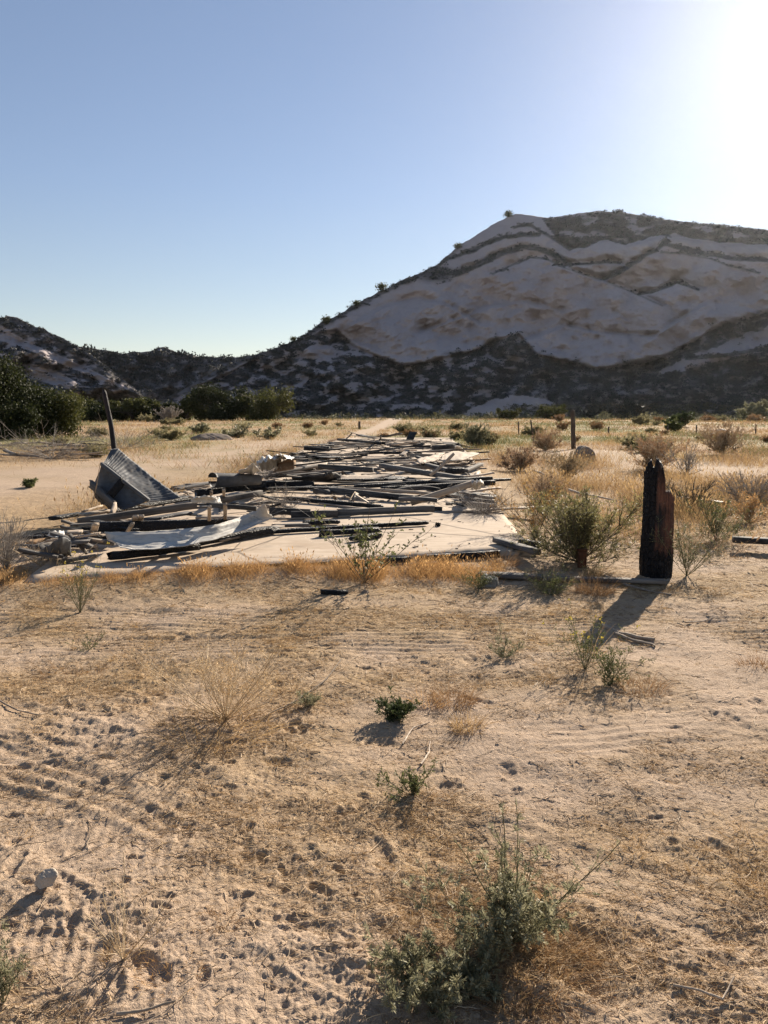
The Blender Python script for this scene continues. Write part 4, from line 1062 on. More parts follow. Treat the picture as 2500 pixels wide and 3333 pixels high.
def round_post(name, label, base, top, r0, r1, mat, seed, wob=0.015, group=None):
    rng = np.random.RandomState(seed)
    base, top = np.array(base), np.array(top)
    n, m = 40, 14
    ax = unit(top - base); a = unit(np.cross(ax, [0.2, 1, 0.1])); b = np.cross(ax, a)
    V = []
    for k in range(n):
        s = k / (n - 1)
        c = (top - base) * s + a * wob * 2 * noise(s * 3.1, seed * 1.0, 3) + b * wob * 2 * noise(s * 2.7, seed * 1.0, 6)
        rad = r0 + (r1 - r0) * s
        q = np.arange(m) * 2 * math.pi / m
        rr = rad * (1 + 0.16 * noise(np.cos(q) * 1.5 + s * 9, np.sin(q) * 1.5 + seed, 2) + 0.08 * noise(q * 3, s * 20 + q * 0, 4))
        if k == n - 1: rr = rr * 0.6
        V.append(c + a * (np.cos(q) * rr)[:, None] + b * (np.sin(q) * rr)[:, None])
    V = np.concatenate(V)
    i = np.arange(n - 1)[:, None] * m; j = np.arange(m)[None]; j2 = (j + 1) % m
    F = np.stack([i + j, i + j2, i + m + j2, i + m + j], -1).reshape(-1, 4)
    me = mesh_np(name, V, [F, ((n - 1) * m + np.arange(m))[None]], mat, True)
    return tag(link(name, me, None, Vector(base)), label, 'post', group)
t_ = NT('charred_pole'); co_ = t_.n('TexCoord').outputs['Object']; g_ = t_.noise(t_.scaled(co_, (14, 14, 5)), 1.0, 5, 0.65)
M_POLE = t_.principled(t_.mix(t_.rng(g_, 0.35, 0.7), (0.006, 0.006, 0.008), (0.035, 0.027, 0.025)), 0.75, t_.bump(g_, 0.9, 0.02), 0, 0.3)
t_ = NT('old_post_wood'); co_ = t_.n('TexCoord').outputs['Object']; g_ = t_.noise(t_.scaled(co_, (22, 22, 3)), 1.0, 5, 0.65)
M_OLDP = t_.principled(t_.mix(t_.rng(g_, 0.35, 0.7), (0.04, 0.030, 0.024), (0.13, 0.10, 0.08)), 0.85, t_.bump(g_, 0.6, 0.02), 0, 0.3)
t_ = NT('rusty_steel'); co_ = t_.n('TexCoord').outputs['Object']; g_ = t_.noise(co_, 14, 5, 0.65)
M_RUST = t_.principled(t_.mix(t_.rng(g_, 0.35, 0.7), (0.055, 0.022, 0.012), (0.15, 0.06, 0.03)), 0.8, t_.bump(g_, 0.5, 0.01), 0.2, 0.3)

pb = at(408, 1560, 12.6); pb.z = -0.05
round_post('leaning_pole', 'thin black charred pole leaning left behind the bent dark panel', pb, at(337, 1268, 12.9), 0.048, 0.036, M_POLE, 3, 0.02)
sp = on_ground(1894, 1852)
def stake():
    o = plank('rusty_stake', 'short rusty brown steel stake standing left of the burnt post', 'stake', Vector((sp.x, sp.y, sp.z - 0.05)), Vector((sp.x, sp.y, sp.z + 0.185)), 0.085, 0.05, M_RUST, rough=0.01)
    c = plank('cap_plate', None, None, Vector((sp.x - 0.055, sp.y, sp.z + 0.19)), Vector((sp.x + 0.055, sp.y, sp.z + 0.19)), 0.08, 0.012, M_RUST, segs=4)
    mw = c.matrix_world.copy(); c.parent = o; c.matrix_parent_inverse = o.matrix_world.inverted(); c.matrix_world = mw
stake()
for (x, yb, yt, r, lab) in [(1864, 1462, 1334, 0.10, 'tall thick old fence post standing right of the strip behind the boulder'), (1734, 1440, 1367, 0.045, 'thin leaning fence post left of the tall thick fence post'),
                            (1170, 1396, 1371, 0.12, 'dark lone fence post beside the sandy path in the field'),
                            (1981, 1414, 1389, 0.06, 'thin far fence post in the field right of the boulder'), (2173, 1415, 1386, 0.06, 'thin far fence post left of the small green field bush'),
                            (2267, 1410, 1383, 0.06, 'thin far fence post just right of the small green field bush'), (2460, 1410, 1380, 0.06, 'thin far fence post nearest the right edge of the view'), (1688, 1414, 1372, 0.05, 'thin far post left of the two nearer fence posts')]:
    b = gp(x + (3 if yb > 1430 else 0), yb, 0.0); dd = b.y
    b.z = gz(b.x, b.y) - 0.05
    tp = at(x - (6 if 'leaning' in lab else 0), yt, dd)
    round_post('fence_post', lab, b, tp, r, r * 0.85, M_OLDP, int(x), 0.01, 'old posts of the field fence')
b = gp(2368, 1408, 0.0); b.z = -0.05
round_post('fence_post', 'thin far fence post leaning over to the right in the field', b, at(2381, 1384, b.y) , 0.06, 0.05, M_OLDP, 77, 0.01, 'old posts of the field fence')

# ------------------------------------------------------------------ rocks
def rock(name, label, base, size, mat, seed, cat='rock', flatten=0.15, n=42):
    rng = np.random.RandomState(seed)
    th = np.linspace(0, math.pi, n); ph = np.linspace(0, 2 * math.pi, 2 * n, endpoint=False)
    T, Pp = np.meshgrid(th, ph, indexing='ij')
    d = np.stack([np.sin(T) * np.cos(Pp), np.sin(T) * np.sin(Pp), np.cos(T)], -1)
    r = np.ones(T.shape)
    for k in range(11):                           # chop by random planes, as broken stone
        q = unit(rng.normal(size=3)); off = rng.uniform(0.45, 0.88)
        dn = d @ q
        r = np.minimum(r, np.where(dn > 0.05, off / np.maximum(dn, 0.05), 9))
    r = r + 0.05 * fbm(d[..., 0] * 3 + d[..., 2] * 2, d[..., 1] * 3 + d[..., 2], 4, seed)
    V = d * r[..., None] * np.array(size)
    V[..., 2] = np.maximum(V[..., 2], -size[2] * flatten)
    m = 2 * n
    i = np.arange(n - 1)[:, None] * m; j = np.arange(m)[None]; j2 = (j + 1) % m
    F = np.stack([i + j, i + m + j, i + m + j2, i + j2], -1).reshape(-1, 4)
    me = mesh_np(name, V.reshape(-1, 3), F, mat, False)
    return tag(link(name, me, None, Vector(base)), label, cat)
p = on_ground(148, 2905); rock('rock', 'small pale angular rock alone on the sand at the lower left', p + Vector((0, 0, 0.02)), (0.046, 0.044, 0.052), M_STONE, 41)
p = on_ground(1895, 1508); rock('boulder', 'big brown rounded boulder in the dry grass by the tall fence post', p + Vector((0, 0, 0.1)), (0.42, 0.4, 0.42), M_ROCK, 16, 'boulder')
p = on_ground(1598, 1903); rock('rock', 'grey rounded rock half hidden in weeds below the slab corner', p, (0.11, 0.1, 0.14), mat_wood('grey_stone', (0.10, 0.10, 0.09), (0.22, 0.21, 0.19)), 17)
p = on_ground(1188, 1934); rock('rock', 'small dark stone on the dirt right of the little black log', p, (0.05, 0.045, 0.045), M_ROCK, 18)
p = gp(985 / 1, 1404, 0); p = on_ground(690, 1432); rock('dirt_mound', 'low brown dirt mound in the left field beyond the dirt road', p + Vector((0, 0, -0.05)), (1.2, 0.9, 0.55), M_ROCK, 19, 'mound', 0.3)
p = on_ground(2150, 1372); rock('white_scrap', 'small white scrap lying in the far field at the right', gp(2342, 1401, 0.1), (0.55, 0.3, 0.16), M_WHITE, 22, 'scrap')
p = gp(877, 1838, SLAB_Z + 0.01); rock('stone_chip', 'small blue grey stone standing on the slab front near the golden grass', gp(976, 1830, SLAB_Z + 0.012), (0.025, 0.02, 0.03), mat_wood('blue_grey_stone', (0.12, 0.13, 0.15), (0.25, 0.26, 0.28)), 23, 'stone')
# charcoal flakes on the slab
rngc = np.random.RandomState(8)
first = None
for i in range(46):
    x, y = rngc.uniform(980, 1700), rngc.uniform(1690, 1800)
    if y > 1795 - 0.0: continue
    a = rngc.uniform(0, math.pi); L = rngc.uniform(0.008, 0.032)
    p = gp(x, y, SLAB_Z + 0.006); v = Vector((math.cos(a), math.sin(a), 0)) * L
    plank('charcoal_flake', 'small black charcoal flake scattered on the bare front of the slab', 'charcoal', p - v, p + v, rngc.uniform(0.005, 0.012), 0.007, M_CHAR, rough=0.2, end=1, group='charcoal flakes on the slab front', segs=4)
pk('charcoal_lump', 'curled black charcoal lump alone on the slab right of the long thin beam', 1417, 1707, 0.13, 1434, 1708, 0.13, 0.05, 0.045, M_CHAR, cat='charcoal', rough=0.25, end=1)

# ------------------------------------------------------------------ ground cover: straw litter and dry grass, one mass each
def straw_litter():
    rng = np.random.RandomState(31)
    n = 340000
    r = np.exp(rng.uniform(math.log(1.5), math.log(11.5), n)); a = rng.uniform(-0.58, 0.58, n)
    x, y = r * np.sin(a), r * np.cos(a)
    s, d, g = zones(x, y)
    cl = np.clip(0.5 + 1.3 * fbm(x * 1.6, y * 1.9, 3, 71), 0, 1)
    ok = (rng.rand(n) < (0.10 + 0.90 * s) * (0.15 + 0.85 * cl)) & ~pip(SLAB, x, y)
    x, y, r = x[ok], y[ok], r[ok]; n = len(x)
    L = 0.010 + 0.055 * rng.rand(n) ** 3 + 0.004 * r
    W = 0.0011 + 0.0009 * rng.rand(n) + 0.00024 * r
    az = rng.normal(0.0, 0.9, n); sg = np.where(rng.rand(n) < 0.5, 1, -1)
    D = np.stack([np.cos(az) * sg, np.sin(az), 0.05 + 0.28 * rng.rand(n) ** 2], 1)
    z = ground_h(x, y) + 0.001
    V, F, T = blades(np.stack([x, y, z], 1), D, L, W, np.stack([rng.normal(size=n) * 0.2 * L, rng.normal(size=n) * 0.2 * L, -0.05 * L], 1), rng, 2, rng.rand(n) ** 1.3)
    tag(link('straw_litter', mesh_np('straw_litter', V, F, M_STRAW, tint=T)), 'broken dry straw and chaff strewn over the sand in front of the slab', None, kind='stuff')
straw_litter()

def twig_litter():
    rng = np.random.RandomState(39)
    n = 5200
    r = np.exp(rng.uniform(math.log(1.5), math.log(9.5), n)); a = rng.uniform(-0.58, 0.58, n)
    x, y = r * np.sin(a), r * np.cos(a)
    s, d, g = zones(x, y)
    ok = (rng.rand(n) < 0.15 + 0.85 * s * np.clip(0.4 + 1.6 * fbm(x * 0.9, y * 0.9, 2, 55), 0, 1)) & ~pip(SLAB, x, y)
    x, y, r = x[ok], y[ok], r[ok]; n = len(x); kk = 6
    L = rng.uniform(0.03, 0.13, n) * (1 + 0.12 * r); az = rng.rand(n) * 6.28
    t = np.linspace(0, 1, kk)
    cv = rng.normal(size=n) * 0.35
    th = az[:, None] + cv[:, None] * t * 2
    px = x[:, None] + np.cumsum(np.cos(th) * L[:, None] / kk, 1); py = y[:, None] + np.cumsum(np.sin(th) * L[:, None] / kk, 1)
    pz = ground_h(px.ravel(), py.ravel()).reshape(px.shape) + 0.002 + 0.010 * rng.rand(n)[:, None] * t
    V, F = tubes(np.stack([px, py, pz], -1), (0.0009 + 0.0004 * rng.rand(n) + 0.00022 * r)[:, None] * (1 - 0.4 * t)[None], 4)
    tag(link('twig_litter', mesh_np('twig_litter', V, F, mat_leaf('twig_litter', (0.07, 0.045, 0.028), (0.62, 0.48, 0.33), 0.0), tint=np.repeat(rng.rand(n) ** 0.8, kk * 4))), 'small broken twigs and stalks lying over the sand', None, kind='stuff')
twig_litter()

def rubble():
    # ash, splinters and scraps too small and many to count, lying between the boards
    rng = np.random.RandomState(40)
    n = 3600
    d = np.exp(rng.uniform(math.log(12.0), math.log(41), n))
    e = np.array([slab_x(min(q, SLAB_FAR - 0.3)) for q in d])
    x = e[:, 0] + (e[:, 1] - e[:, 0]) * rng.rand(n) * 1.0
    ok = rng.rand(n) < np.clip(0.35 + 1.8 * fbm(x * 0.7, d * 0.45, 3, 15), 0, 1)
    x, d = x[ok], d[ok]; n = len(x)
    c = np.stack([x, d, SLAB_Z + 0.015 + 0.05 * rng.rand(n) ** 2], 1)
    S = (0.012 + 0.05 * rng.rand(n) ** 3)[:, None] * np.stack([rng.uniform(0.8, 3.5, n), rng.uniform(.3, 1, n), rng.uniform(.1, .35, n)], 1)
    az = rng.rand(n) * 6.28
    cube = np.array([(-1, -1, -1), (1, -1, -1), (1, 1, -1), (-1, 1, -1), (-1, -1, 1), (1, -1, 1), (1, 1, 1), (-1, 1, 1)], float)
    q = cube[None] * S[:, None] * (1 + 0.25 * rng.normal(size=(n, 8, 3)))
    V = np.stack([q[..., 0] * np.cos(az)[:, None] - q[..., 1] * np.sin(az)[:, None], q[..., 0] * np.sin(az)[:, None] + q[..., 1] * np.cos(az)[:, None], q[..., 2] + rng.normal(size=n)[:, None] * 0.25 * q[..., 0]], -1) + c[:, None]
    f = np.array([(0, 3, 2, 1), (4, 5, 6, 7), (0, 1, 5, 4), (1, 2, 6, 5), (2, 3, 7, 6), (3, 0, 4, 7)])
    F = (np.arange(n)[:, None, None] * 8 + f[None]).reshape(-1, 4)
    tag(link('rubble', mesh_np('rubble', V.reshape(-1, 3), F, mat_leaf('rubble', (0.02, 0.019, 0.018), (0.46, 0.38, 0.30), 0.0), tint=np.repeat(rng.rand(n) ** 1.4, 8))), 'ash, splinters and small scraps littering the slab between the boards', None, kind='stuff')
rubble()

def stubble():
    """short upright tufts of dried grass dotted over the sand"""
    rng = np.random.RandomState(32)
    m = 6500
    r = np.exp(rng.uniform(math.log(1.6), math.log(10.5), m)); a = rng.uniform(-0.58, 0.58, m)
    x, y = r * np.sin(a), r * np.cos(a)
    s, d, g = zones(x, y)
    ok = (rng.rand(m) < s ** 2 * np.clip(0.45 + 1.4 * fbm(x * 1.1, y * 1.3, 3, 73), 0, 1)) & ~pip(SLAB, x, y)
    x, y, r = x[ok], y[ok], r[ok]; m = len(x)
    k = 34
    rad = np.repeat(rng.uniform(0.015, 0.075, m), k); aa = rng.rand(m * k) * 2 * math.pi; q = np.sqrt(rng.rand(m * k)) * rad
    px, py = np.repeat(x, k) + np.cos(aa) * q, np.repeat(y, k) + np.sin(aa) * q
    D = np.stack([np.cos(aa) * 0.9 + 0.4 * rng.normal(size=m * k), np.sin(aa) * 0.9 + 0.4 * rng.normal(size=m * k), 0.25 + rng.rand(m * k)], 1)
    L = np.repeat(rng.uniform(0.02, 0.075, m), k) * rng.uniform(0.4, 1.1, m * k)
    W = np.repeat(0.0011 + 0.0003 * r, k)
    V, F, T = blades(np.stack([px, py, ground_h(px, py) - 0.003], 1), D, L, W, np.stack([rng.normal(size=m * k) * 0.3 * L, rng.normal(size=m * k) * 0.3 * L, -0.25 * L], 1), rng, 2,
                     np.clip(np.repeat(rng.rand(m), k) * 0.7 + 0.3 * rng.rand(m * k), 0, 1))
    tag(link('grass_stubble', mesh_np('grass_stubble', V, F, mat_leaf('stubble_straw', (0.20, 0.12, 0.055), (0.55, 0.37, 0.18), 0.35), tint=T)), 'low brown tufts of grass stubble dotted over the sand', None, kind='stuff')
stubble()

def grass(name, label, x, y, h, w, mat, seed, lean=0.35, tints=None):
    rng = np.random.RandomState(seed); n = len(x)
    a = rng.rand(n) * 2 * math.pi
    D = np.stack([np.cos(a) * lean, np.sin(a) * lean, np.ones(n)], 1) + rng.normal(size=(n, 3)) * 0.12
    L = h * rng.uniform(0.5, 1.1, n)
    bend = np.stack([np.cos(a) * L * 0.3, np.sin(a) * L * 0.3, -0.22 * L], 1) * rng.rand(n)[:, None]
    V, F, T = blades(np.stack([x, y, ground_h(x, y) - 0.01], 1), D, L, w, bend, rng, 3, tints)
    parts = [(V, F, T)]
    # seed heads on some of the taller stalks
    hd = rng.rand(n) < 0.22
    tip = np.stack([x, y, ground_h(x, y)], 1)[hd] + unit(D[hd]) * L[hd][:, None] * 0.92 + bend[hd] * 0.9
    wv = np.broadcast_to(w, n)[hd]
    parts.append(diamonds(tip, D[hd] + bend[hd] * 3, L[hd] * 0.22, 0.13 + 0 * wv, rng) if False else diamonds(tip, D[hd], np.maximum(L[hd] * 0.2, wv * 4), 0.16, rng))
    V, F, T = merge(parts)
    return tag(link(name, mesh_np(name, V, F, mat, tint=T)), label, None, kind='stuff')

def front_band():
    rng = np.random.RandomState(33)
    pl = [(-60, 1915, .5), (80, 1912, .4), (300, 1905, .55), (430, 1893, .7), (560, 1885, .9), (700, 1882, .9), (840, 1874, 1), (960, 1866, 1), (1080, 1872, .9), (1200, 1876, 1), (1330, 1868, 1), (1470, 1866, .8), (1560, 1880, .35), (1640, 1858, .5)]
    X, Y, Wt = [np.array(q) for q in zip(*pl)]
    n = 46000
    u = rng.uniform(-60, 1640, n)
    yy = np.interp(u, X, Y); wt = np.interp(u, X, Wt)
    cl = np.clip(0.45 + 1.6 * fbm(u * 0.012, u * 0.0, 3, 75), 0, 1)
    ok = rng.rand(n) < wt * (0.4 + 0.6 * cl)
    u, yy, cl = u[ok], yy[ok], cl[ok]
    yy = yy + rng.normal(size=len(u)) * 13 + 6
    rx, ry, rz = ray(u, yy); t = -CAM_H / rz
    x, y = rx * t, ry * t
    keep = ~pip(SLAB, x, y)
    x, y, cl, u = x[keep], y[keep], cl[keep], u[keep]
    grass('front_grass', 'orange dry grass growing along the front edge of the slab', x, y, (0.07 + 0.14 * cl * rng.rand(len(u))) * np.where(u < 560, 0.75, 1), 0.0028, M_ORANGE, 34, 0.55)
front_band()

def field_grass():
    rng = np.random.RandomState(35)
    n = 480000
    r = np.exp(rng.uniform(math.log(7.6), math.log(190), n)); a = rng.uniform(-0.60, 0.60, n)
    x, y = r * np.sin(a), r * np.cos(a)
    ins = pip(SLAB, x, y)
    s, d, g = zones(x, y)
    edge = seg_dist(SLAB + SLAB[:1], x, y)
    cl = np.clip(0.38 + 2.3 * fbm(x * 0.4, y * 0.22, 3, 79), 0, 1)
    right = sstep(0.2, 1.0, x - np.interp(y, [7.5, 12, 20, 40], [2.6, 2.2, 2.4, 4.0])) * sstep(7.8, 10.5, y)
    leftb = np.exp(-(edge / 0.9) ** 2) * sstep(10.5, 12.5, y) * (x < 0.5)
    farf = sstep(19, 27, y) * 0.55
    dens = np.maximum(np.maximum(right * (1 - 0.92 * np.clip(d * 1.3, 0, 1)), leftb), farf * (1 - np.clip(d * 1.2, 0, 1))) * (0.32 + 0.68 * cl)
    ok = (rng.rand(n) < dens) & ~ins
    x, y, r, g, cl, right = x[ok], y[ok], r[ok], g[ok], cl[ok], right[ok]
    near = r < 32
    gr = rng.rand(len(x)) < g * 0.75
    h = np.where(near, 0.17 + 0.24 * cl, 0.15 + 0.12 * cl) * np.where(r > 60, 0.9, 1)
    w = np.maximum(0.0035, 0.00042 * r)
    mixn = fbm(x * 0.25, y * 0.18, 3, 85)
    bro = ~gr & (rng.rand(len(x)) < np.clip(0.32 + 0.9 * mixn, 0.05, 0.9))
    gold = ~gr & ~bro
    grass('golden_grass', 'tall golden dry grass over the field beside the strip', x[gold], y[gold], h[gold], w[gold], M_GOLD, 36, 0.4)
    grass('brown_grass', 'brown dry weeds mixed through the field beside the strip', x[bro], y[bro], h[bro] * 0.95, w[bro], mat_leaf('pinkish_dry_weed', (0.20, 0.125, 0.075), (0.40, 0.27, 0.165), 0.35), 37, 0.7)
    grass('green_grass', 'patches of green growth through the far field', x[gr], y[gr], h[gr] * 1.1, w[gr] * 1.3, mat_leaf('field_green', (0.09, 0.10, 0.035), (0.21, 0.20, 0.085), 0.35), 38, 0.6)
field_grass()

# ------------------------------------------------------------------ weeds, bushes and tufts
def paths_weed(rng, H, spread, n1, n2, n3, lean=(0.1, 0.9), curve_=0.4, kk=7, up=0.5, len2=0.5):
    """branching stems from the origin: arrays (N,kk,3) for each order"""
    def arc(p0, d, L, bend):
        t = np.linspace(0, 1, kk)[:, None]
        return p0 + d * L * t + bend * (t ** 2) + rng.normal(size=(kk, 3)) * L * 0.012 * t
    out = [[], [], []]
    for i in range(n1):
        a = 2 * math.pi * (i + rng.rand()) / max(n1, 1); th = rng.uniform(*lean)
        d = np.array([math.cos(a) * math.sin(th), math.sin(a) * math.sin(th), math.cos(th)])
        L = (H / max(0.35, math.cos(th)) if th < 1.0 else spread) * rng.uniform(0.6, 1.05)
        L = min(L, math.hypot(H, spread) * 1.02)
        p = arc(rng.normal(size=3) * np.array([1, 1, 0]) * 0.012 * H, d, L, np.array([0, 0, curve_ * L * rng.uniform(-0.3, 1.0)]) * math.sin(th))
        out[0].append(p)
        for j in range(n2):
            s = rng.uniform(0.22, 0.95); q = p[int(s * (kk - 1))]
            dd = unit(unit(p[-1] - p[0]) * 0.75 + unit(rng.normal(size=3)) * 0.85 + np.array([0, 0, up * 0.5]))
            L2 = L * len2 * (1.1 - s * 0.7) * rng.uniform(0.5, 1.1)
            p2 = arc(q, dd, L2, np.array([0, 0, 0.15 * L2])); out[1].append(p2)
            for k in range(n3):
                s3 = rng.uniform(0.25, 1.0); q3 = p2[int(s3 * (kk - 1))]
                d3 = unit(unit(p2[-1] - p2[0]) * 0.7 + unit(rng.normal(size=3)) + np.array([0, 0, up * 0.4]))
                out[2].append(arc(q3, d3, L2 * 0.45 * rng.uniform(0.4, 1.1), np.array([0, 0, 0.05 * L2])))
    return [np.array(o) if len(o) else np.zeros((0, kk, 3)) for o in out]

def leaves_on(rng, P, per, size, asp, out=0.8, frond=0, upb=0.2, tmin=0.15, droop=0.0):
    N, kk, _ = P.shape
    if N == 0: return None
    idx = np.repeat(np.arange(N), per); t = rng.uniform(tmin, 1.0, N * per) * (kk - 1)
    i = np.minimum(t.astype(int), kk - 2); f = (t - i)[:, None]
    pos = P[idx, i] * (1 - f) + P[idx, i + 1] * f
    tg = unit(P[idx, i + 1] - P[idx, i])
    D = unit(tg * 0.5 + unit(rng.normal(size=pos.shape)) * out + np.array([0, 0, upb - droop]))
    sz = size * rng.uniform(0.5, 1.15, len(pos))
    tn = rng.rand(len(pos))
    if not frond: return diamonds(pos, D, sz, asp, rng, tn)
    parts = []
    wd = unit(np.cross(D, unit(rng.normal(size=D.shape))))
    for k in range(frond):                       # lobed leaf: pairs of leaflets along a midrib
        s = 0.25 + 0.7 * k / frond
        sl = sz * (0.52 - 0.30 * abs(s - 0.45))
        for sg in (-1, 1):
            parts.append(diamonds(pos + D * (sz * s)[:, None], unit(D * 0.75 + wd * sg), sl, asp, rng, tn))
    parts.append(diamonds(pos, D, sz * 1.15, asp * 0.35, rng, tn))
    return merge(parts)

def weed(name, label, cat, px, py, H, spread, n, r0, stem, leaf, seed, per=(4, 5, 4), lsize=0.02, asp=0.28, lean=(0.1, 0.9), curve_=0.4, frond=0, up=0.5, group=None, flowers=0, base=None, len2=0.5, out=0.8, tmin=0.15):
    rng = np.random.RandomState(seed)
    b = base if base is not None else on_ground(px, py)
    b = Vector((b[0], b[1], b[2] - 0.006))
    ps = paths_weed(rng, H, spread, *n, lean=lean, curve_=curve_, up=up, len2=len2)
    rad = [r0, r0 * 0.55, r0 * 0.36]
    parts = []
    for P, rr in zip(ps, rad):
        if len(P):
            P[..., 2] = np.maximum(P[..., 2], 0.004)
            kk = P.shape[1]
            V, F = tubes(P, rr * (1 - 0.6 * np.linspace(0, 1, kk))[None] * rng.uniform(0.7, 1.2, (len(P), 1)), 4)
            parts.append((V, F, np.repeat(rng.rand(len(P)), kk * 4)))
    sv = merge(parts)
    if leaf is None:
        o = link(name, mesh_np(name, *sv[:2], stem, tint=sv[2]), None, b)
        return tag(o, label, cat, group)
    root = empty(name, b, label, cat, group)
    link('stems', mesh_np('stems', *sv[:2], stem, tint=sv[2]), root)
    lv = [q for q in (leaves_on(rng, P, k, lsize, asp, frond=frond, out=out, tmin=tmin) for P, k in zip(ps, per) if k) if q is not None]
    lv = merge(lv); lv[0][:, 2] = np.maximum(lv[0][:, 2], 0.006)
    link('leaves', mesh_np('leaves', *lv[:2], leaf, tint=lv[2]), root)
    if flowers:
        for tip in ps[0][:, -1, :]:
            q = tip + rng.normal(size=(flowers + 2, 3)) * 0.004
            fv = diamonds(q, rng.normal(size=q.shape) + np.array([0, 0, 0.8]), 0.014, 0.4, rng)
            fo = np.concatenate([fv[1], np.array([[0, 4, 5, 1]])]) if len(q) > 1 else fv[1]
            link('flower', mesh_np('flower', fv[0], fv[1], M_YEL, tint=fv[2]), root)
    return root

def tuft(name, label, px, py, H, R, n, w, mat, seed, cat='grass tuft', group=None, lean=0.7, base=None):
    rng = np.random.RandomState(seed)
    n = int(n * 0.6); w = w * 1.05
    b = base if base is not None else on_ground(px, py)
    a = rng.rand(n) * 2 * math.pi; q = np.sqrt(rng.rand(n)) * R
    P = np.stack([np.cos(a) * q, np.sin(a) * q, np.zeros(n) - 0.004], 1)
    D = np.stack([np.cos(a) * lean * (q / R + .15), np.sin(a) * lean * (q / R + .15), np.ones(n)], 1) + rng.normal(size=(n, 3)) * (0.3 + 0.35 * lean)
    L = H * (0.25 + 0.9 * rng.rand(n) ** 1.5)
    V, F, T = blades(P, D, L, w, np.stack([np.cos(a) * L * .35, np.sin(a) * L * .35, -.3 * L], 1) * rng.rand(n)[:, None], rng, 3, rng.rand(n))
    return tag(link(name, mesh_np(name, V, F, mat, tint=T), None, b), label, cat, group)

# lower foreground
weed('leafy_weed', 'large grey green leafy weed with tall stalks nearest the camera at the bottom', 'weed', 1655, 3060, 0.19, 0.36, (26, 4, 1), 0.0022, M_GSTEM, M_SAGE, 1, (4, 5, 3), 0.036, 0.20, (0.3, 1.45), 0.5, 3)
weed('leafy_weed', 'tall thin stalked weed rising out of the large leafy weed at the bottom', 'weed', 1672, 3040, 0.40, 0.30, (7, 4, 0), 0.0024, M_GSTEM, M_SAGE, 2, (8, 4, 0), 0.026, 0.20, (0.05, 0.75), 0.2, 2, tmin=0.3)
weed('leafy_weed', 'low silvery green rosette weed at the bottom edge left of the large leafy weed', 'weed', 1370, 3215, 0.12, 0.20, (13, 4, 1), 0.002, M_GSTEM, M_SAGE, 3, (8, 7, 4), 0.034, 0.19, (0.5, 1.45), 0.5, 3)
weed('leafy_weed', 'small silvery sprig between the two grey green weeds at the bottom', 'weed', 1560, 3200, 0.10, 0.10, (7, 4, 1), 0.002, M_GSTEM, M_SAGE, 4, (8, 6, 3), 0.030, 0.19, (0.2, 1.3), 0.5, 3)
tuft('dry_tuft', 'dark brown dead grass mat around the foot of the large leafy weed', 1690, 3120, 0.10, 0.22, 1300, 0.0022, M_BROWN, 5, lean=1.4)
tuft('dry_tuft', 'reddish brown low grass mat right of the large leafy weed', 2110, 3160, 0.035, 0.17, 900, 0.0018, M_BROWN, 6, lean=1.6)
weed('dead_weed', 'bare pale branching dead weed at the lower left with two long stems', 'dead weed', 400, 3130, 0.27, 0.24, (9, 6, 1), 0.0021, M_TWIG, None, 7, lean=(0.1, 0.85), curve_=0.15, up=0.6, len2=0.55)
tuft('dry_tuft', 'straw coloured tuft at the foot of the bare dead weed', 395, 3110, 0.05, 0.06, 260, 0.0018, M_GOLD, 8)
tuft('dry_tuft', 'brown grass tuft right of the bare dead weed', 700, 3020, 0.035, 0.08, 380, 0.0018, M_BROWN, 9, lean=1.2)
tuft('dry_tuft', 'orange brown grass tuft at the bottom right of the bare dead weed', 560, 3180, 0.03, 0.10, 420, 0.0018, M_ORANGE, 10, lean=1.3)
weed('leafy_weed', 'scrap of grey green weed at the bottom left corner', 'weed', 10, 3280, 0.14, 0.12, (8, 4, 1), 0.0018, M_GSTEM, M_SAGE, 11, (6, 5, 2), 0.022, 0.2, (0.1, 1.2), 0.4, 2)
# middle foreground
weed('dry_bush', 'large pale dry bush of fine tangled twigs left of centre on the sand', 'dry bush', 735, 2335, 0.46, 0.46, (20, 8, 3), 0.0030, M_TWIG, mat_leaf('orange_twig_bits', (0.42, 0.28, 0.14), (0.72, 0.53, 0.31), 0.35), 12, (3, 4, 3), 0.018, 0.10, (0.05, 1.35), 0.35, 0, up=0.6, len2=0.6)
tuft('dry_tuft', 'matted dead stalks sprawling at the foot of the large pale dry bush', 690, 2380, 0.16, 0.30, 900, 0.0026, M_GOLD, 13, lean=1.9)
weed('green_clump', 'small dense dark green clump in the middle of the sand', 'weed', 1290, 2335, 0.10, 0.13, (26, 6, 1), 0.0018, M_GSTEM, M_DGREEN, 14, (8, 8, 4), 0.022, 0.16, (0.05, 1.25), 0.4)
tuft('dry_tuft', 'brown dry tuft behind the golden one, right of the dark green clump', 1475, 2275, 0.14, 0.13, 700, 0.0024, M_BROWN, 15)
tuft('dry_tuft', 'bright golden dry tuft right of the dark green clump', 1520, 2365, 0.12, 0.085, 520, 0.0024, M_GOLD, 16)
tuft('dry_tuft', 'orange dry tuft touching the dark green clump on its right', 1390, 2280, 0.10, 0.10, 380, 0.0022, M_ORANGE, 17)
weed('small_weed', 'low green weed with a leaning stalk below the dark green clump', 'weed', 1340, 2575, 0.11, 0.22, (14, 5, 2), 0.0016, M_GSTEM, M_GREEN, 18, (7, 6, 3), 0.018, 0.16, (0.2, 1.4), 0.4)
weed('small_weed', 'small grey green weed right of the large pale dry bush with a long bare stalk', 'weed', 1005, 2295, 0.09, 0.11, (12, 5, 2), 0.0016, M_GSTEM, M_SAGE, 19, (6, 6, 3), 0.016, 0.16, (0.2, 1.3), 0.4)
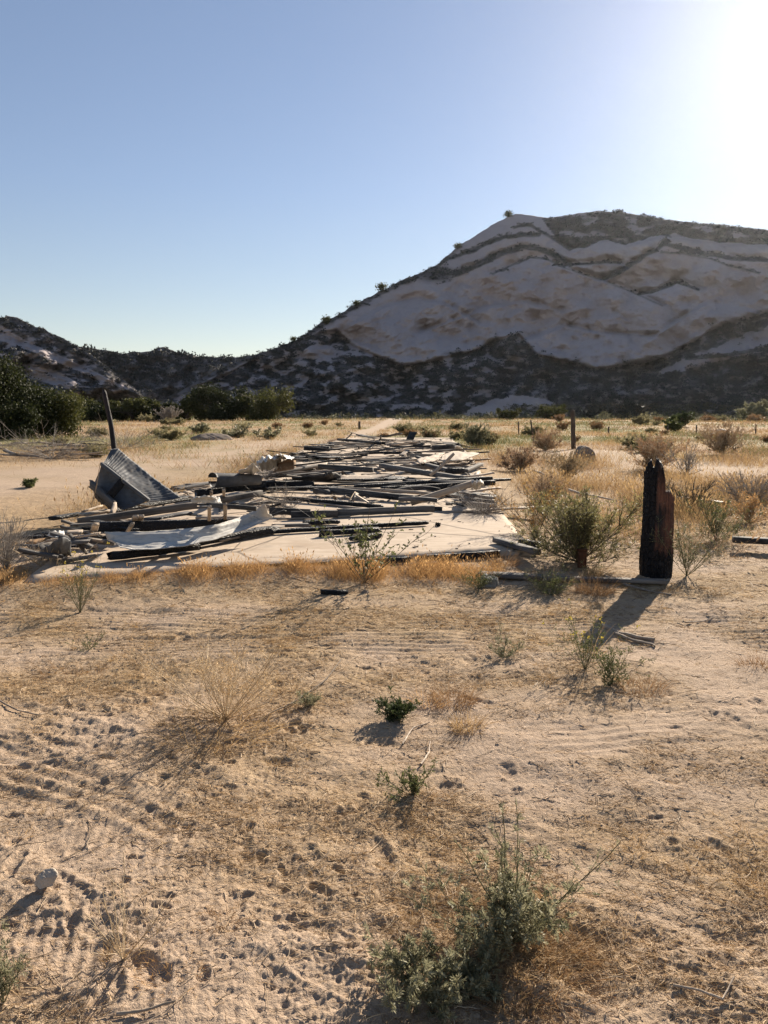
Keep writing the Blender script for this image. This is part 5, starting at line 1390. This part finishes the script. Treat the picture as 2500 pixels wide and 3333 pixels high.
weed('small_weed', 'spreading pale green sprig on the sand below the weeds by the short stake', 'weed', 1640, 2135, 0.20, 0.19, (12, 7, 3), 0.0020, M_GSTEM, M_SAGE, 20, (5, 5, 3), 0.014, 0.18, (0.3, 1.2), 0.2)
weed('flowering_weed', 'green weed with yellow flower stalks in the shadow tip of the burnt post', 'weed', 1905, 2175, 0.34, 0.24, (14, 5, 2), 0.0020, M_GSTEM, M_GREEN, 21, (8, 5, 3), 0.018, 0.16, (0.05, 0.9), 0.3, flowers=3)
weed('small_weed', 'bushy pale green weed right of the yellow flowered one', 'weed', 1985, 2225, 0.24, 0.19, (16, 7, 2), 0.0018, M_GSTEM, M_GREEN, 22, (5, 6, 3), 0.018, 0.16, (0.1, 1.1), 0.3)
tuft('dry_tuft', 'long golden grass stalks bending right from the yellow flowered weed', 1915, 2130, 0.34, 0.07, 60, 0.0030, M_GOLD, 23, lean=0.5)
tuft('dry_tuft', 'reddish brown tuft at the right foot of the bushy pale green weed', 2090, 2245, 0.11, 0.15, 620, 0.0024, M_BROWN, 24)
weed('flowering_weed', 'thin wiry green weed with yellow tips before the left end of the slab', 'weed', 262, 1985, 0.50, 0.26, (18, 6, 2), 0.0022, M_GSTEM, M_GREEN, 25, (5, 4, 2), 0.015, 0.14, (0.05, 0.65), 0.2, flowers=4)
weed('small_weed', 'faint green sprig on the sand at the left below the wiry weed', 'weed', 285, 2105, 0.13, 0.17, (9, 5, 1), 0.0018, M_GSTEM, M_GREEN, 26, (5, 4, 2), 0.015, 0.16, (0.3, 1.3), 0.3)
tuft('dry_tuft', 'brown flattened tuft at the left edge of the sand', 240, 2185, 0.09, 0.22, 520, 0.0024, M_BROWN, 27, lean=1.5)
tuft('dry_tuft', 'dry brown tuft at the right edge of the sand', 2470, 2180, 0.13, 0.12, 420, 0.0024, M_BROWN, 28)
weed('sapling', 'slender green sapling with broad leaves standing before the slab front', 'sapling', 1186, 1905, 0.74, 0.44, (11, 6, 1), 0.0038, M_DTWIG, M_GREEN, 31, (4, 5, 3), 0.042, 0.26, (0.0, 0.95), 0.05, len2=0.45, out=1.0, tmin=0.25)
weed('small_weed', 'tiny green sprig on the left front of the slab', 'weed', 405, 1862, 0.17, 0.07, (4, 3, 0), 0.002, M_GSTEM, M_GREEN, 30, (6, 5, 0), 0.026, 0.22, (0.0, 0.6))
weed('small_weed', 'low weed over the thin board left of the rusty stake', 'weed', 1795, 1935, 0.22, 0.28, (22, 7, 2), 0.0020, M_GSTEM, M_GREEN, 31, (6, 5, 3), 0.020, 0.12, (0.1, 1.2), 0.3)
tuft('dry_tuft', 'golden dry tuft behind the low weed left of the burnt post shadow', 1790, 1905, 0.27, 0.16, 380, 0.003, M_GOLD, 32)
tuft('dry_tuft', 'brown dry tuft beside the upper edge of the burnt post shadow', 1935, 1930, 0.22, 0.15, 700, 0.003, M_BROWN, 33)
tuft('dry_tuft', 'golden tuft at the foot of the rusty stake', 1935, 1880, 0.20, 0.09, 240, 0.003, M_GOLD, 34)
tuft('dry_tuft', 'brown tuft at the right corner of the slab edging', 1640, 1845, 0.22, 0.15, 500, 0.003, M_BROWN, 35)
weed('small_weed', 'patch of green weeds around the grey rounded rock', 'weed', 1560, 1915, 0.15, 0.30, (24, 6, 1), 0.0018, M_GSTEM, M_GREEN, 36, (6, 5, 2), 0.018, 0.14, (0.4, 1.4), 0.3)
weed('green_bush', 'big feathery green bush at the right edge of the slab', 'bush', 1885, 1838, 0.70, 0.98, (40, 12, 4), 0.0055, M_DTWIG, mat_leaf('feathery_leaf', (0.10, 0.10, 0.038), (0.34, 0.30, 0.13), 0.4, 0.5), 37, (2, 7, 10), 0.038, 0.09, (0.05, 1.45), 0.45, len2=0.55)
weed('green_bush', 'orange tinted dry bush growing into the left of the big feathery bush', 'bush', 1745, 1760, 0.72, 0.40, (16, 9, 4), 0.0035, M_DTWIG, mat_leaf('orange_bush_leaf', (0.16, 0.11, 0.035), (0.46, 0.25, 0.075), 0.45), 38, (5, 7, 5), 0.032, 0.10, (0.1, 1.0), 0.3)
weed('small_weed', 'feathery green weed leaning against the right side of the burnt post', 'weed', 2235, 1880, 0.55, 0.36, (16, 8, 4), 0.003, M_GSTEM, mat_leaf('feathery_pale_leaf', (0.075, 0.085, 0.04), (0.22, 0.215, 0.115), 0.4, 0.5), 39, (6, 6, 4), 0.026, 0.09, (0.05, 0.95), 0.3)
weed('green_bush', 'dull green bush behind the burnt post on its right', 'bush', 2330, 1765, 0.50, 0.62, (20, 9, 3), 0.0035, M_DTWIG, M_GREEN, 40, (6, 6, 4), 0.034, 0.10, (0.2, 1.3), 0.3)
weed('dry_bush', 'grey bare brush pile at the left edge before the heap', 'dry bush', 20, 1868, 0.50, 0.62, (40, 9, 3), 0.0045, M_GTWIG, None, 41, lean=(0.2, 1.45), curve_=0.3, up=0.3, len2=0.6)
weed('dry_bush', 'pale crooked dead branches lying before the left end of the heap', 'dry bush', 175, 1868, 0.32, 0.50, (14, 5, 1), 0.0060, M_TWIG, None, 42, lean=(0.6, 1.45), curve_=0.3, up=0.2)
weed('dry_bush', 'tangle of brown twigs at the right end of the curved pale sheet', 'dry bush', 900, 1690, 0.40, 0.45, (20, 9, 4), 0.0035, M_GTWIG, None, 43, lean=(0.3, 1.4), base=gp(915, 1672, SLAB_Z), up=0.2)
weed('dry_bush', 'low pile of dry brush on the right of the slab below the small board stack', 'dry bush', 1600, 1680, 0.22, 0.62, (46, 8, 2), 0.0040, M_GTWIG, None, 44, lean=(0.9, 1.5), base=gp(1572, 1672, SLAB_Z), up=0.1)
weed('dry_bush', 'dry twig nest by the plywood box end on the left of the strip', 'dry bush', 868, 1552, 0.45, 0.40, (18, 8, 3), 0.005, M_GTWIG, None, 45, lean=(0.3, 1.4), base=gp(868, 1560, 0.25), up=0.2)
# dead branches and sticks
def stick(label, pts, r, mat, seed, cat='stick', lift=0.012):
    rng = np.random.RandomState(seed)
    P = []
    for q in pts:
        p = gp(q[0], q[1], q[2] if len(q) > 2 else 0.0)
        if len(q) < 3: p.z = gz(p.x, p.y) + lift
        P.append(p)
    P = np.array(P); s = np.linspace(0, 1, len(P)); u = np.linspace(0, 1, 16)
    Q = np.stack([np.interp(u, s, P[:, k]) for k in range(3)], 1) + np.cumsum(rng.normal(size=(16, 3)), 0) * r * 0.25 * np.array([1, 1, .2])
    c = Vector(Q[0])
    V, F = tubes((Q - Q[0])[None], (r * (1 - 0.5 * u) * (1 + 0.15 * rng.normal(size=16)))[None], 7)
    return tag(link('stick', mesh_np('stick', V, F, mat, True), None, c), label, cat)
stick('thick grey forked stick lying at the tip of the burnt post shadow', [(1958, 2035), (2010, 2065), (2070, 2080), (2135, 2092)], 0.020, M_LOG, 1)
stick('thin prong of the forked stick at the tip of the burnt post shadow', [(2000, 2068), (2060, 2088), (2125, 2100), (2135, 2108)], 0.012, M_LOG, 2)
stick('long thin stick crossing the top of the burnt post shadow', [(1965, 1884), (2040, 1905), (2120, 1928), (2185, 1938)], 0.014, M_LOG, 3)
stick('long pale curved stalk lying at the bottom edge left of centre', [(380, 3322), (450, 3318), (520, 3300), (570, 3288)], 0.0055, M_PALE, 4)
stick('thin pale straight stalk lying on the sand at the right', [(2232, 2034), (2290, 2022), (2325, 2012)], 0.006, M_PALE, 5)
stick('pale crooked stalk on the sand below the golden tuft', [(1310, 2415), (1345, 2365), (1400, 2345)], 0.005, M_PALE, 6)
stick('pale bent stalk on the sand above the low green weed', [(1368, 2485), (1395, 2440), (1402, 2410)], 0.005, M_PALE, 7)
stick('long brown stalk bending from the small grey green weed toward the dry bush', [(845, 2345), (880, 2325), (960, 2290), (1060, 2225), (1110, 2155)], 0.005, M_LOG, 8)
stick('dark crossed twig lying on the sand at the left edge', [(-20, 2270), (60, 2310), (125, 2340), (140, 2330)], 0.006, M_LOG, 9)
stick('thin forked pale twig on the sand at the bottom right', [(2190, 3200), (2280, 3225), (2350, 3260), (2390, 3190)], 0.004, M_PALE, 10)
stick('white dead branch leaning through the back of the big feathery bush', [(1872, 1628, 0.35), (1900, 1605, 0.5), (1912, 1597, 0.58)], 0.018, M_PALE, 11, 'branch')
stick('white dead branch lying left to right behind the big feathery bush', [(1850, 1592, 0.4), (1885, 1606, 0.38), (1930, 1612, 0.34), (1998, 1626, 0.3)], 0.020, M_PALE, 12, 'branch')
stick('pale board like branch in the dry grass left of the big feathery bush', [(1735, 1532, 0.2), (1760, 1540, 0.2), (1782, 1550, 0.2)], 0.03, M_PALE, 13, 'branch')
for i, (lab, pts) in enumerate([('loose loop of thin wire over the front of the heap by the upright studs', [(700, 1700, .3), (740, 1672, .5), (800, 1668, .55), (850, 1690, .35)]),
    ('thin wire arching above the tangle of twigs behind the curved sheet', [(860, 1690, .3), (905, 1650, .5), (960, 1648, .5), (1010, 1682, .2)]),
    ('thin wire curling over the boards left of the propped pale beam', [(1240, 1600, .3), (1270, 1578, .5), (1320, 1575, .5), (1350, 1598, .3)]),
    ('thin wire sticking up from the left end of the heap', [(230, 1770, .2), (262, 1735, .45), (300, 1728, .55), (330, 1748, .35)])]):
    stick(lab, pts, 0.004, M_DULL, 30 + i, 'wire', 0)
stick('dark slanting twig leaning on the bent dark panel', [(296, 1655, 0.1), (312, 1590, 0.6), (329, 1508, 1.05)], 0.008, M_LOG, 14, 'branch', 0)
# burnt mounds at the right
weed('dry_bush', 'burnt dark brush heap on the ground right behind the burnt post', 'dry bush', 2235, 1665, 0.45, 0.62, (34, 9, 3), 0.009, M_DTWIG, None, 46, lean=(0.5, 1.5), up=0.1)
weed('dry_bush', 'grey brush heap at the right edge of the view', 'dry bush', 2440, 1640, 0.50, 0.85, (44, 9, 3), 0.008, M_GTWIG, None, 47, lean=(0.6, 1.5), up=0.1)
p = on_ground(2250, 1660); plank('charred_log', 'charred fallen log in the burnt brush heap behind the post', 'log', p + Vector((-0.6, 0.1, 0.14)), p + Vector((0.6, 0, 0.06)), 0.2, 0.15, M_CHAR, rough=0.08, end=2)

# bushes out in the field
for i, (x, y, h, sp_, n, leaf, stem, per, ls, lab) in enumerate([
    (1548, 1455, 0.95, 0.95, (40, 9, 4), mat_leaf('soft_grey_green', (0.14, 0.14, 0.08), (0.32, 0.305, 0.19), 0.35), M_GSTEM, (5, 8, 7), 0.07, 'rounded grey green bush just past the right far end of the strip'),
    (1690, 1530, 0.62, 0.70, (30, 9, 4), mat_leaf('pink_brown_bush', (0.19, 0.115, 0.07), (0.38, 0.25, 0.16), 0.35), M_TWIG, (5, 6, 5), 0.05, 'pinkish brown dry bush right of the pale plywood sheet'),
    (1775, 1466, 0.85, 0.80, (26, 9, 4), mat_leaf('rust_bush', (0.18, 0.10, 0.055), (0.36, 0.22, 0.125), 0.35), M_TWIG, (5, 6, 4), 0.06, 'rusty brown dry bush left of the tall thick fence post'),
    (2125, 1530, 0.95, 0.85, (30, 10, 4), mat_leaf('rust_bush_leaf', (0.20, 0.11, 0.06), (0.40, 0.24, 0.14), 0.35), M_TWIG, (5, 6, 4), 0.05, 'big rusty brown tumbleweed bush behind the burnt post top'),
    (2352, 1480, 1.15, 1.15, (30, 10, 4), mat_leaf('dust_bush_leaf', (0.18, 0.11, 0.065), (0.36, 0.23, 0.14), 0.35), M_TWIG, (5, 6, 4), 0.06, 'wide rusty bush on the sandy track at the far right'),
    (2235, 1545, 0.80, 0.38, (12, 8, 3), M_GTWIG, M_GTWIG, (4, 4, 3), 0.03, 'tall thin grey dried weed right of the big rusty tumbleweed bush'),
    (1850, 1560, 0.62, 0.8, (26, 9, 3), mat_leaf('tan_weed', (0.16, 0.12, 0.065), (0.34, 0.26, 0.15), 0.35), M_TWIG, (5, 6, 4), 0.045, 'dull tan weed clump in the grass below the boulder'),
    (1780, 1640, 0.5, 0.6, (26, 9, 3), mat_leaf('rose_weed', (0.20, 0.13, 0.085), (0.37, 0.26, 0.17), 0.35), M_TWIG, (5, 6, 4), 0.035, 'rosy dry weed clump spilling over the right side of the slab'),
    (2440, 1700, 0.42, 0.5, (26, 8, 3), M_ORANGE, M_TWIG, (5, 6, 4), 0.03, 'orange dry weed clump at the right edge above the dark board'),
    (2180, 1640, 0.4, 0.5, (20, 8, 3), M_GOLD, M_TWIG, (5, 6, 4), 0.03, 'golden dry weed clump just right of the top of the burnt post'),
    (650, 1412, 0.6, 0.9, (24, 8, 3), M_SAGE, M_DTWIG, (6, 6, 4), 0.13, 'small grey green bush in the left field behind the dirt mound'),
    (770, 1425, 0.32, 1.3, (24, 8, 3), M_SAGE, M_DTWIG, (6, 6, 4), 0.13, 'green weed clump in the left field right of the dirt mound'),
    (880, 1430, 0.28, 1.4, (24, 8, 3), M_SAGE, M_DTWIG, (6, 6, 4), 0.13, 'low green weed clump just left of the far end of the strip'),
    (2215, 1392, 1.2, 1.8, (26, 8, 3), M_DGREEN, M_DTWIG, (6, 7, 5), 0.24, 'dark green rounded bush in the far field at the right'),
    (2193, 1402, 0.9, 0.9, (20, 8, 3), M_GREEN, M_DTWIG, (6, 6, 4), 0.16, 'small pale green bush in front of the dark green far field bush'),
    (2465, 1370, 3.0, 3.4, (26, 8, 4), M_SAGE, M_DTWIG, (6, 7, 5), 0.45, 'pale grey green bush at the far right edge of the field'),
    (2055, 1366, 3.2, 3.2, (26, 8, 4), M_CHAP, M_DTWIG, (6, 7, 6), 0.5, 'dark round bush at the far edge of the field on the right'),
    (1945, 1366, 2.2, 3.0, (26, 8, 4), M_CHAP, M_DTWIG, (6, 7, 6), 0.5, 'low dark bush left of the dark round bush at the field edge'),
    (1800, 1366, 2.0, 4.2, (30, 8, 4), M_OLIVE, M_DTWIG, (6, 7, 6), 0.45, 'wide olive bush at the field edge behind the fence posts'),
    (1650, 1366, 1.5, 2.6, (24, 8, 3), M_OLIVE, M_DTWIG, (6, 7, 6), 0.45, 'low olive bush before the pale foot of the mountain'),
    (548, 1375, 2.1, 1.4, (20, 8, 3), M_GTWIG, M_GTWIG, (5, 5, 4), 0.2, 'pale brown flaring shrub before the far row of trees'),
    (100, 1590, 0.14, 0.3, (18, 8, 2), M_GREEN, M_DTWIG, (6, 6, 3), 0.06, 'small green plant before the plank heap at the left edge')]):
    weed('field_bush', lab, 'bush', x, y, h, sp_, n, max(0.004, 0.0006 * gp(x, y, 0).y), stem, leaf, 60 + i, per, ls, 0.16 if ls < 0.1 else 0.3, (0.1, 1.3), 0.3)

# small weeds dotted over the far field: two kinds, copied
def dup(o, loc, sc, rz):
    c = o.copy(); COL.objects.link(c); c.location = loc; c.scale = (sc, sc, sc); c.rotation_euler = (0, 0, rz)
    for ch in o.children:
        k = ch.copy(); COL.objects.link(k); k.parent = c
    return c
soft_olive = mat_leaf('soft_olive_leaf', (0.18, 0.16, 0.08), (0.36, 0.31, 0.165), 0.35)
protos = [weed('field_weed', 'small olive weed growing in the far field', 'weed', 1010, 1420, 0.34, 0.65, (22, 7, 2), 0.01, M_GSTEM, soft_olive, 91, (5, 6, 5), 0.09, 0.2, (0.3, 1.4), 0.3, group='small olive weeds over the far field'),
          weed('field_weed', 'small rusty dried weed standing in the far field', 'weed', 1600, 1428, 0.40, 0.55, (22, 7, 2), 0.01, M_TWIG, M_BROWN, 92, (5, 6, 5), 0.07, 0.2, (0.2, 1.3), 0.3, group='small rusty weeds over the far field')]
rngw = np.random.RandomState(19)
for i in range(52):
    for tr in range(20):
        x, y = rngw.uniform(0, 2500), 1338 + 1.6 * FPX / math.exp(rngw.uniform(math.log(26), math.log(120)))
        p = gp(x, y)
        if not pip(SLAB, np.array([p.x]), np.array([p.y]))[0] and zones(np.array([p.x]), np.array([p.y]))[1][0] < 0.25: break
    p.z = gz(p.x, p.y)
    dup(protos[0 if rngw.rand() < 0.6 else 1], p, rngw.uniform(0.5, 1.5) * (0.8 + p.y / 90), rngw.rand() * 6)

def edge_scrub():
    """uneven belt of scrub where the field meets the hills"""
    rng = np.random.RandomState(44)
    n = 1500
    az = rng.uniform(-0.55, 0.6, n); r = rng.uniform(128, 200, n)
    x, y = r * np.sin(az), r * np.cos(az)
    w = np.clip(0.5 + 1.8 * fbm(x * 0.03, y * 0.03, 3, 46), 0, 1) * np.where(az > 0.06, 1, 0.6) * sstep(126, 150, r + 14 * fbm(az * 12, az * 0, 3, 2))
    ok = rng.rand(n) < w; x, y = x[ok], y[ok]; m = len(x)
    S = rng.uniform(0.5, 1.25, m) * (0.6 + 0.9 * rng.rand(m) ** 2)
    k = 46
    q = unit(rng.normal(size=(m * k, 3))); q[:, 2] = np.abs(q[:, 2]); SS = np.repeat(S, k)
    P = np.repeat(np.stack([x, y, ground_h(x, y)], 1), k, 0) + q * (SS * rng.rand(m * k) ** .4)[:, None] * np.array([1.25, 1.25, .95])
    tn = np.clip(np.repeat(rng.rand(m), k) * .6 + .4 * rng.rand(m * k), 0, 1)
    V, F, T = diamonds(P, q + rng.normal(size=q.shape) * .7, SS * rng.uniform(.2, .42, m * k), .4, rng, tn)
    tag(link('edge_scrub', mesh_np('edge_scrub', V, F, mat_leaf('edge_scrub', (0.05, 0.055, 0.03), (0.17, 0.16, 0.095), 0.25), tint=T)), 'belt of grey olive scrub where the field meets the hills', None, kind='stuff')
edge_scrub()

# heap of old planks at the far left
rngh = np.random.RandomState(9)
for i in range(34):
    x, y = rngh.uniform(-40, 330), rngh.uniform(1446, 1500)
    p = on_ground(x, y); a = rngh.normal() * 0.25; L = rngh.uniform(0.5, 1.9)
    v = Vector((math.cos(a) * L / 2, math.sin(a) * L / 2, rngh.normal() * 0.05)); p.z += 0.06 + 0.22 * rngh.rand()
    m = [M_GREY, M_PALE, M_LOG, M_DARK][rngh.choice(4, p=[.35, .25, .25, .15])]
    plank('old_plank', 'weathered old plank in the flattened heap beside the dark tree at the far left', 'plank', p - v, p + v, rngh.uniform(.08, .2), rngh.uniform(.03, .07), m, rough=0.06, end=1, group='old planks in the heap at the far left', segs=5)
weed('dry_bush', 'matted dead brush lying through the old plank heap at the far left', 'dry bush', 170, 1492, 0.10, 2.2, (50, 7, 2), 0.008, M_GTWIG, None, 48, lean=(1.1, 1.52), up=0.05)
weed('dry_bush', 'matted brush at the right end of the old plank heap behind the leaning pole', 'dry bush', 400, 1462, 0.08, 1.9, (36, 7, 2), 0.008, M_GTWIG, None, 49, lean=(1.1, 1.52), up=0.05)

# ------------------------------------------------------------------ trees
def tree(name, label, px, py, H, R, leaf, seed, nl=5200, ls=0.22, group=None, d=None, low=0.05, lumps=16):
    rng = np.random.RandomState(seed)
    b = gp(px, py, 0.0) if d is None else at(px, py, d)
    b = Vector((b.x, b.y, gz(b.x, b.y) - 0.05))
    root = empty(name, b, label, 'tree', group)
    limbs, rads = [], []
    kk = 9; t = np.linspace(0, 1, kk)[:, None]
    for i in range(4):
        a = rng.rand() * 6.28; tip = np.array([math.cos(a) * R * 0.3, math.sin(a) * R * 0.3, H * rng.uniform(.6, .85)])
        limbs.append(tip * t + np.array([math.cos(a), math.sin(a), 0]) * 0.25 * R * np.sin(t * math.pi) * rng.rand()); rads.append(0.035 * H * (1 - 0.8 * t[:, 0]))
    for i in range(14):
        q = limbs[i % 4][rng.randint(2, 6)]; a = rng.rand() * 6.28; L = R * rng.uniform(.5, .95)
        tip = np.array([math.cos(a) * L, math.sin(a) * L, rng.uniform(0.05, .4) * H])
        limbs.append(q + tip * t); rads.append(0.014 * H * (1 - 0.85 * t[:, 0]))
    V, F = tubes(np.array(limbs), np.array(rads), 6)
    link('trunk', mesh_np('trunk', V, F, M_BARK, True, tint=np.full(len(V), 0.5)), root)
    # crown: leaf clumps over uneven lumps
    cs, rs_ = [], []
    for i in range(lumps):
        z = rng.uniform(low + 0.15, 0.86) * H; rr = R * math.sqrt(max(0.1, 1 - ((z / H - 0.45) / 0.62) ** 2)) * rng.uniform(0.25, 0.85)
        a = rng.rand() * 6.28
        cs.append((math.cos(a) * rr, math.sin(a) * rr, z)); rs_.append(rng.uniform(0.22, 0.42) * min(R, H * 0.6))
    cs, rs_ = np.array(cs), np.array(rs_)
    sub = 14
    ci = rng.randint(0, lumps, lumps * sub)
    q = unit(rng.normal(size=(lumps * sub, 3)))
    sc = cs[ci] + q * (rs_[ci] * rng.uniform(0.55, 1.05, lumps * sub))[:, None] * np.array([1, 1, 0.85])
    si = rng.randint(0, len(sc), nl)
    off = rng.normal(size=(nl, 3)) * (0.14 * min(R, H * 0.6))
    pos = sc[si] + off
    pos[:, 2] = np.clip(pos[:, 2], low * H, None)
    tn = np.clip(0.35 * rng.rand(len(sc))[si] + 0.65 * rng.rand(nl), 0, 1)
    V, F, T = diamonds(pos, rng.normal(size=(nl, 3)) + unit(off) * 0.5, ls * rng.uniform(.5, 1.2, nl), 0.38, rng, tn)
    link('crown', mesh_np('crown', V, F, leaf, tint=T), root)
    return root
tree('dark_tree', 'large dark tree cut by the left edge of the view', -60, 1432, 4.3, 3.2, M_TREE, 1, 26000, 0.16, d=45)
tree('dark_tree', 'dark bushy tree right of the one cut by the left edge', 95, 1428, 3.6, 2.6, M_TREE, 2, 22000, 0.15, d=46, low=0.0)
tree('dark_tree', 'lowest dark tree with a yellowish lit side, right end of the near left group', 178, 1424, 3.0, 1.75, M_OLIVE, 3, 14000, 0.14, d=47, low=0.0)
tree('dark_tree', 'low dark shrub tree filling the foot of the near left group', 30, 1432, 2.0, 1.9, M_TREE, 4, 11000, 0.14, d=43.5, low=0.0)
gT = 'row of trees along the far edge of the left field'
for i, (x, yb, H, R, leaf, lab) in enumerate([
    (268, 1372, 4.2, 3.4, M_OLIVE, 'leftmost round tree of the far row, beside the near dark trees'),
    (345, 1371, 3.4, 3.2, M_TREE, 'low dark tree of the far row just right of the leaning pole'),
    (425, 1371, 3.6, 3.6, M_OLIVE, 'low olive tree of the far row between the pole and the pale shrub'),
    (505, 1371, 3.5, 3.2, M_TREE, 'low dark tree of the far row behind the pale flaring shrub'),
    (598, 1371, 4.2, 3.4, M_OLIVE, 'rounded olive tree of the far row right of the pale shrub'),
    (715, 1372, 5.6, 4.6, M_TREE, 'tallest dark tree of the far row'),
    (868, 1373, 5.2, 4.6, M_OLIVE, 'large round olive tree at the right end of the far row')]):
    tree('field_tree', lab, x, yb, H, R * 1.45, leaf, 20 + i, 14000, 0.34, gT, d=128, low=0.0)
for i, (x, y, h, lab) in enumerate([(1243, 944, 4.2, 'largest lone shrub on the left skyline of the mountain'), (1160, 993, 3.0, 'low shrub on the mountain skyline left of the largest one'), (1062, 1050, 4.0, 'dark upright shrub on the lower left skyline of the mountain'),
                                    (955, 1104, 2.6, 'lowest lone shrub on the left skyline of the mountain'), (1655, 703, 3.2, 'shrub at the pointed summit of the mountain'), (1490, 806, 3.0, 'shrub halfway up the steep upper left skyline of the mountain')]):
    P = hill_pos(mountain, np.array([x / K]), np.array([y / K + 3.0]))[0]
    rng = np.random.RandomState(50 + i); h = h * math.hypot(P[0], P[1]) / 470
    root = empty('ridge_shrub', Vector(P), lab, 'shrub', 'lone shrubs on the mountain skyline')
    tt = np.linspace(0, 1, 5)[:, None]
    V, F = tubes(np.array([np.array([rng.normal() * .3, rng.normal() * .3, 0.7]) * h * tt for _ in range(5)]), np.tile(0.05 * h * (1 - .7 * tt[:, 0]), (5, 1)), 4)
    link('stems', mesh_np('stems', V, F, M_BARK, tint=np.zeros(len(V))), root)
    n = 420; q = rng.normal(size=(n, 3)) * np.array([.34, .34, .24]) * h + np.array([0, 0, .62 * h])
    V, F, T = diamonds(q, rng.normal(size=(n, 3)), 0.28 * h * rng.uniform(.5, 1, n), .4, rng)
    link('leaves', mesh_np('leaves', V, F, M_OLIVE, tint=T), root)

# ------------------------------------------------------------------ air
def haze_box():
    x0, x1, y0, y1, z0, z1 = -700, 900, -40, 860, -70, 190
    V = np.array([(x, y, z) for z in (z0, z1) for y in (y0, y1) for x in (x0, x1)])
    F = np.array([(0, 2, 3, 1), (4, 5, 7, 6), (0, 1, 5, 4), (2, 6, 7, 3), (0, 4, 6, 2), (1, 3, 7, 5)])
    t = NT('haze_air')
    v = t.n('VolumePrincipled')
    t.s(v, 'Color', (0.88, 0.93, 1.0)); v.inputs['Density'].default_value = HAZE; v.inputs['Anisotropy'].default_value = 0.82
    t.t.links.new(v.outputs[0], t.out.inputs['Volume'])
    tag(link('haze', mesh_np('haze', V, F, t.m)), 'thin pale haze filling the valley air', None, kind='stuff')
HAZE = 0.000028
haze_box()
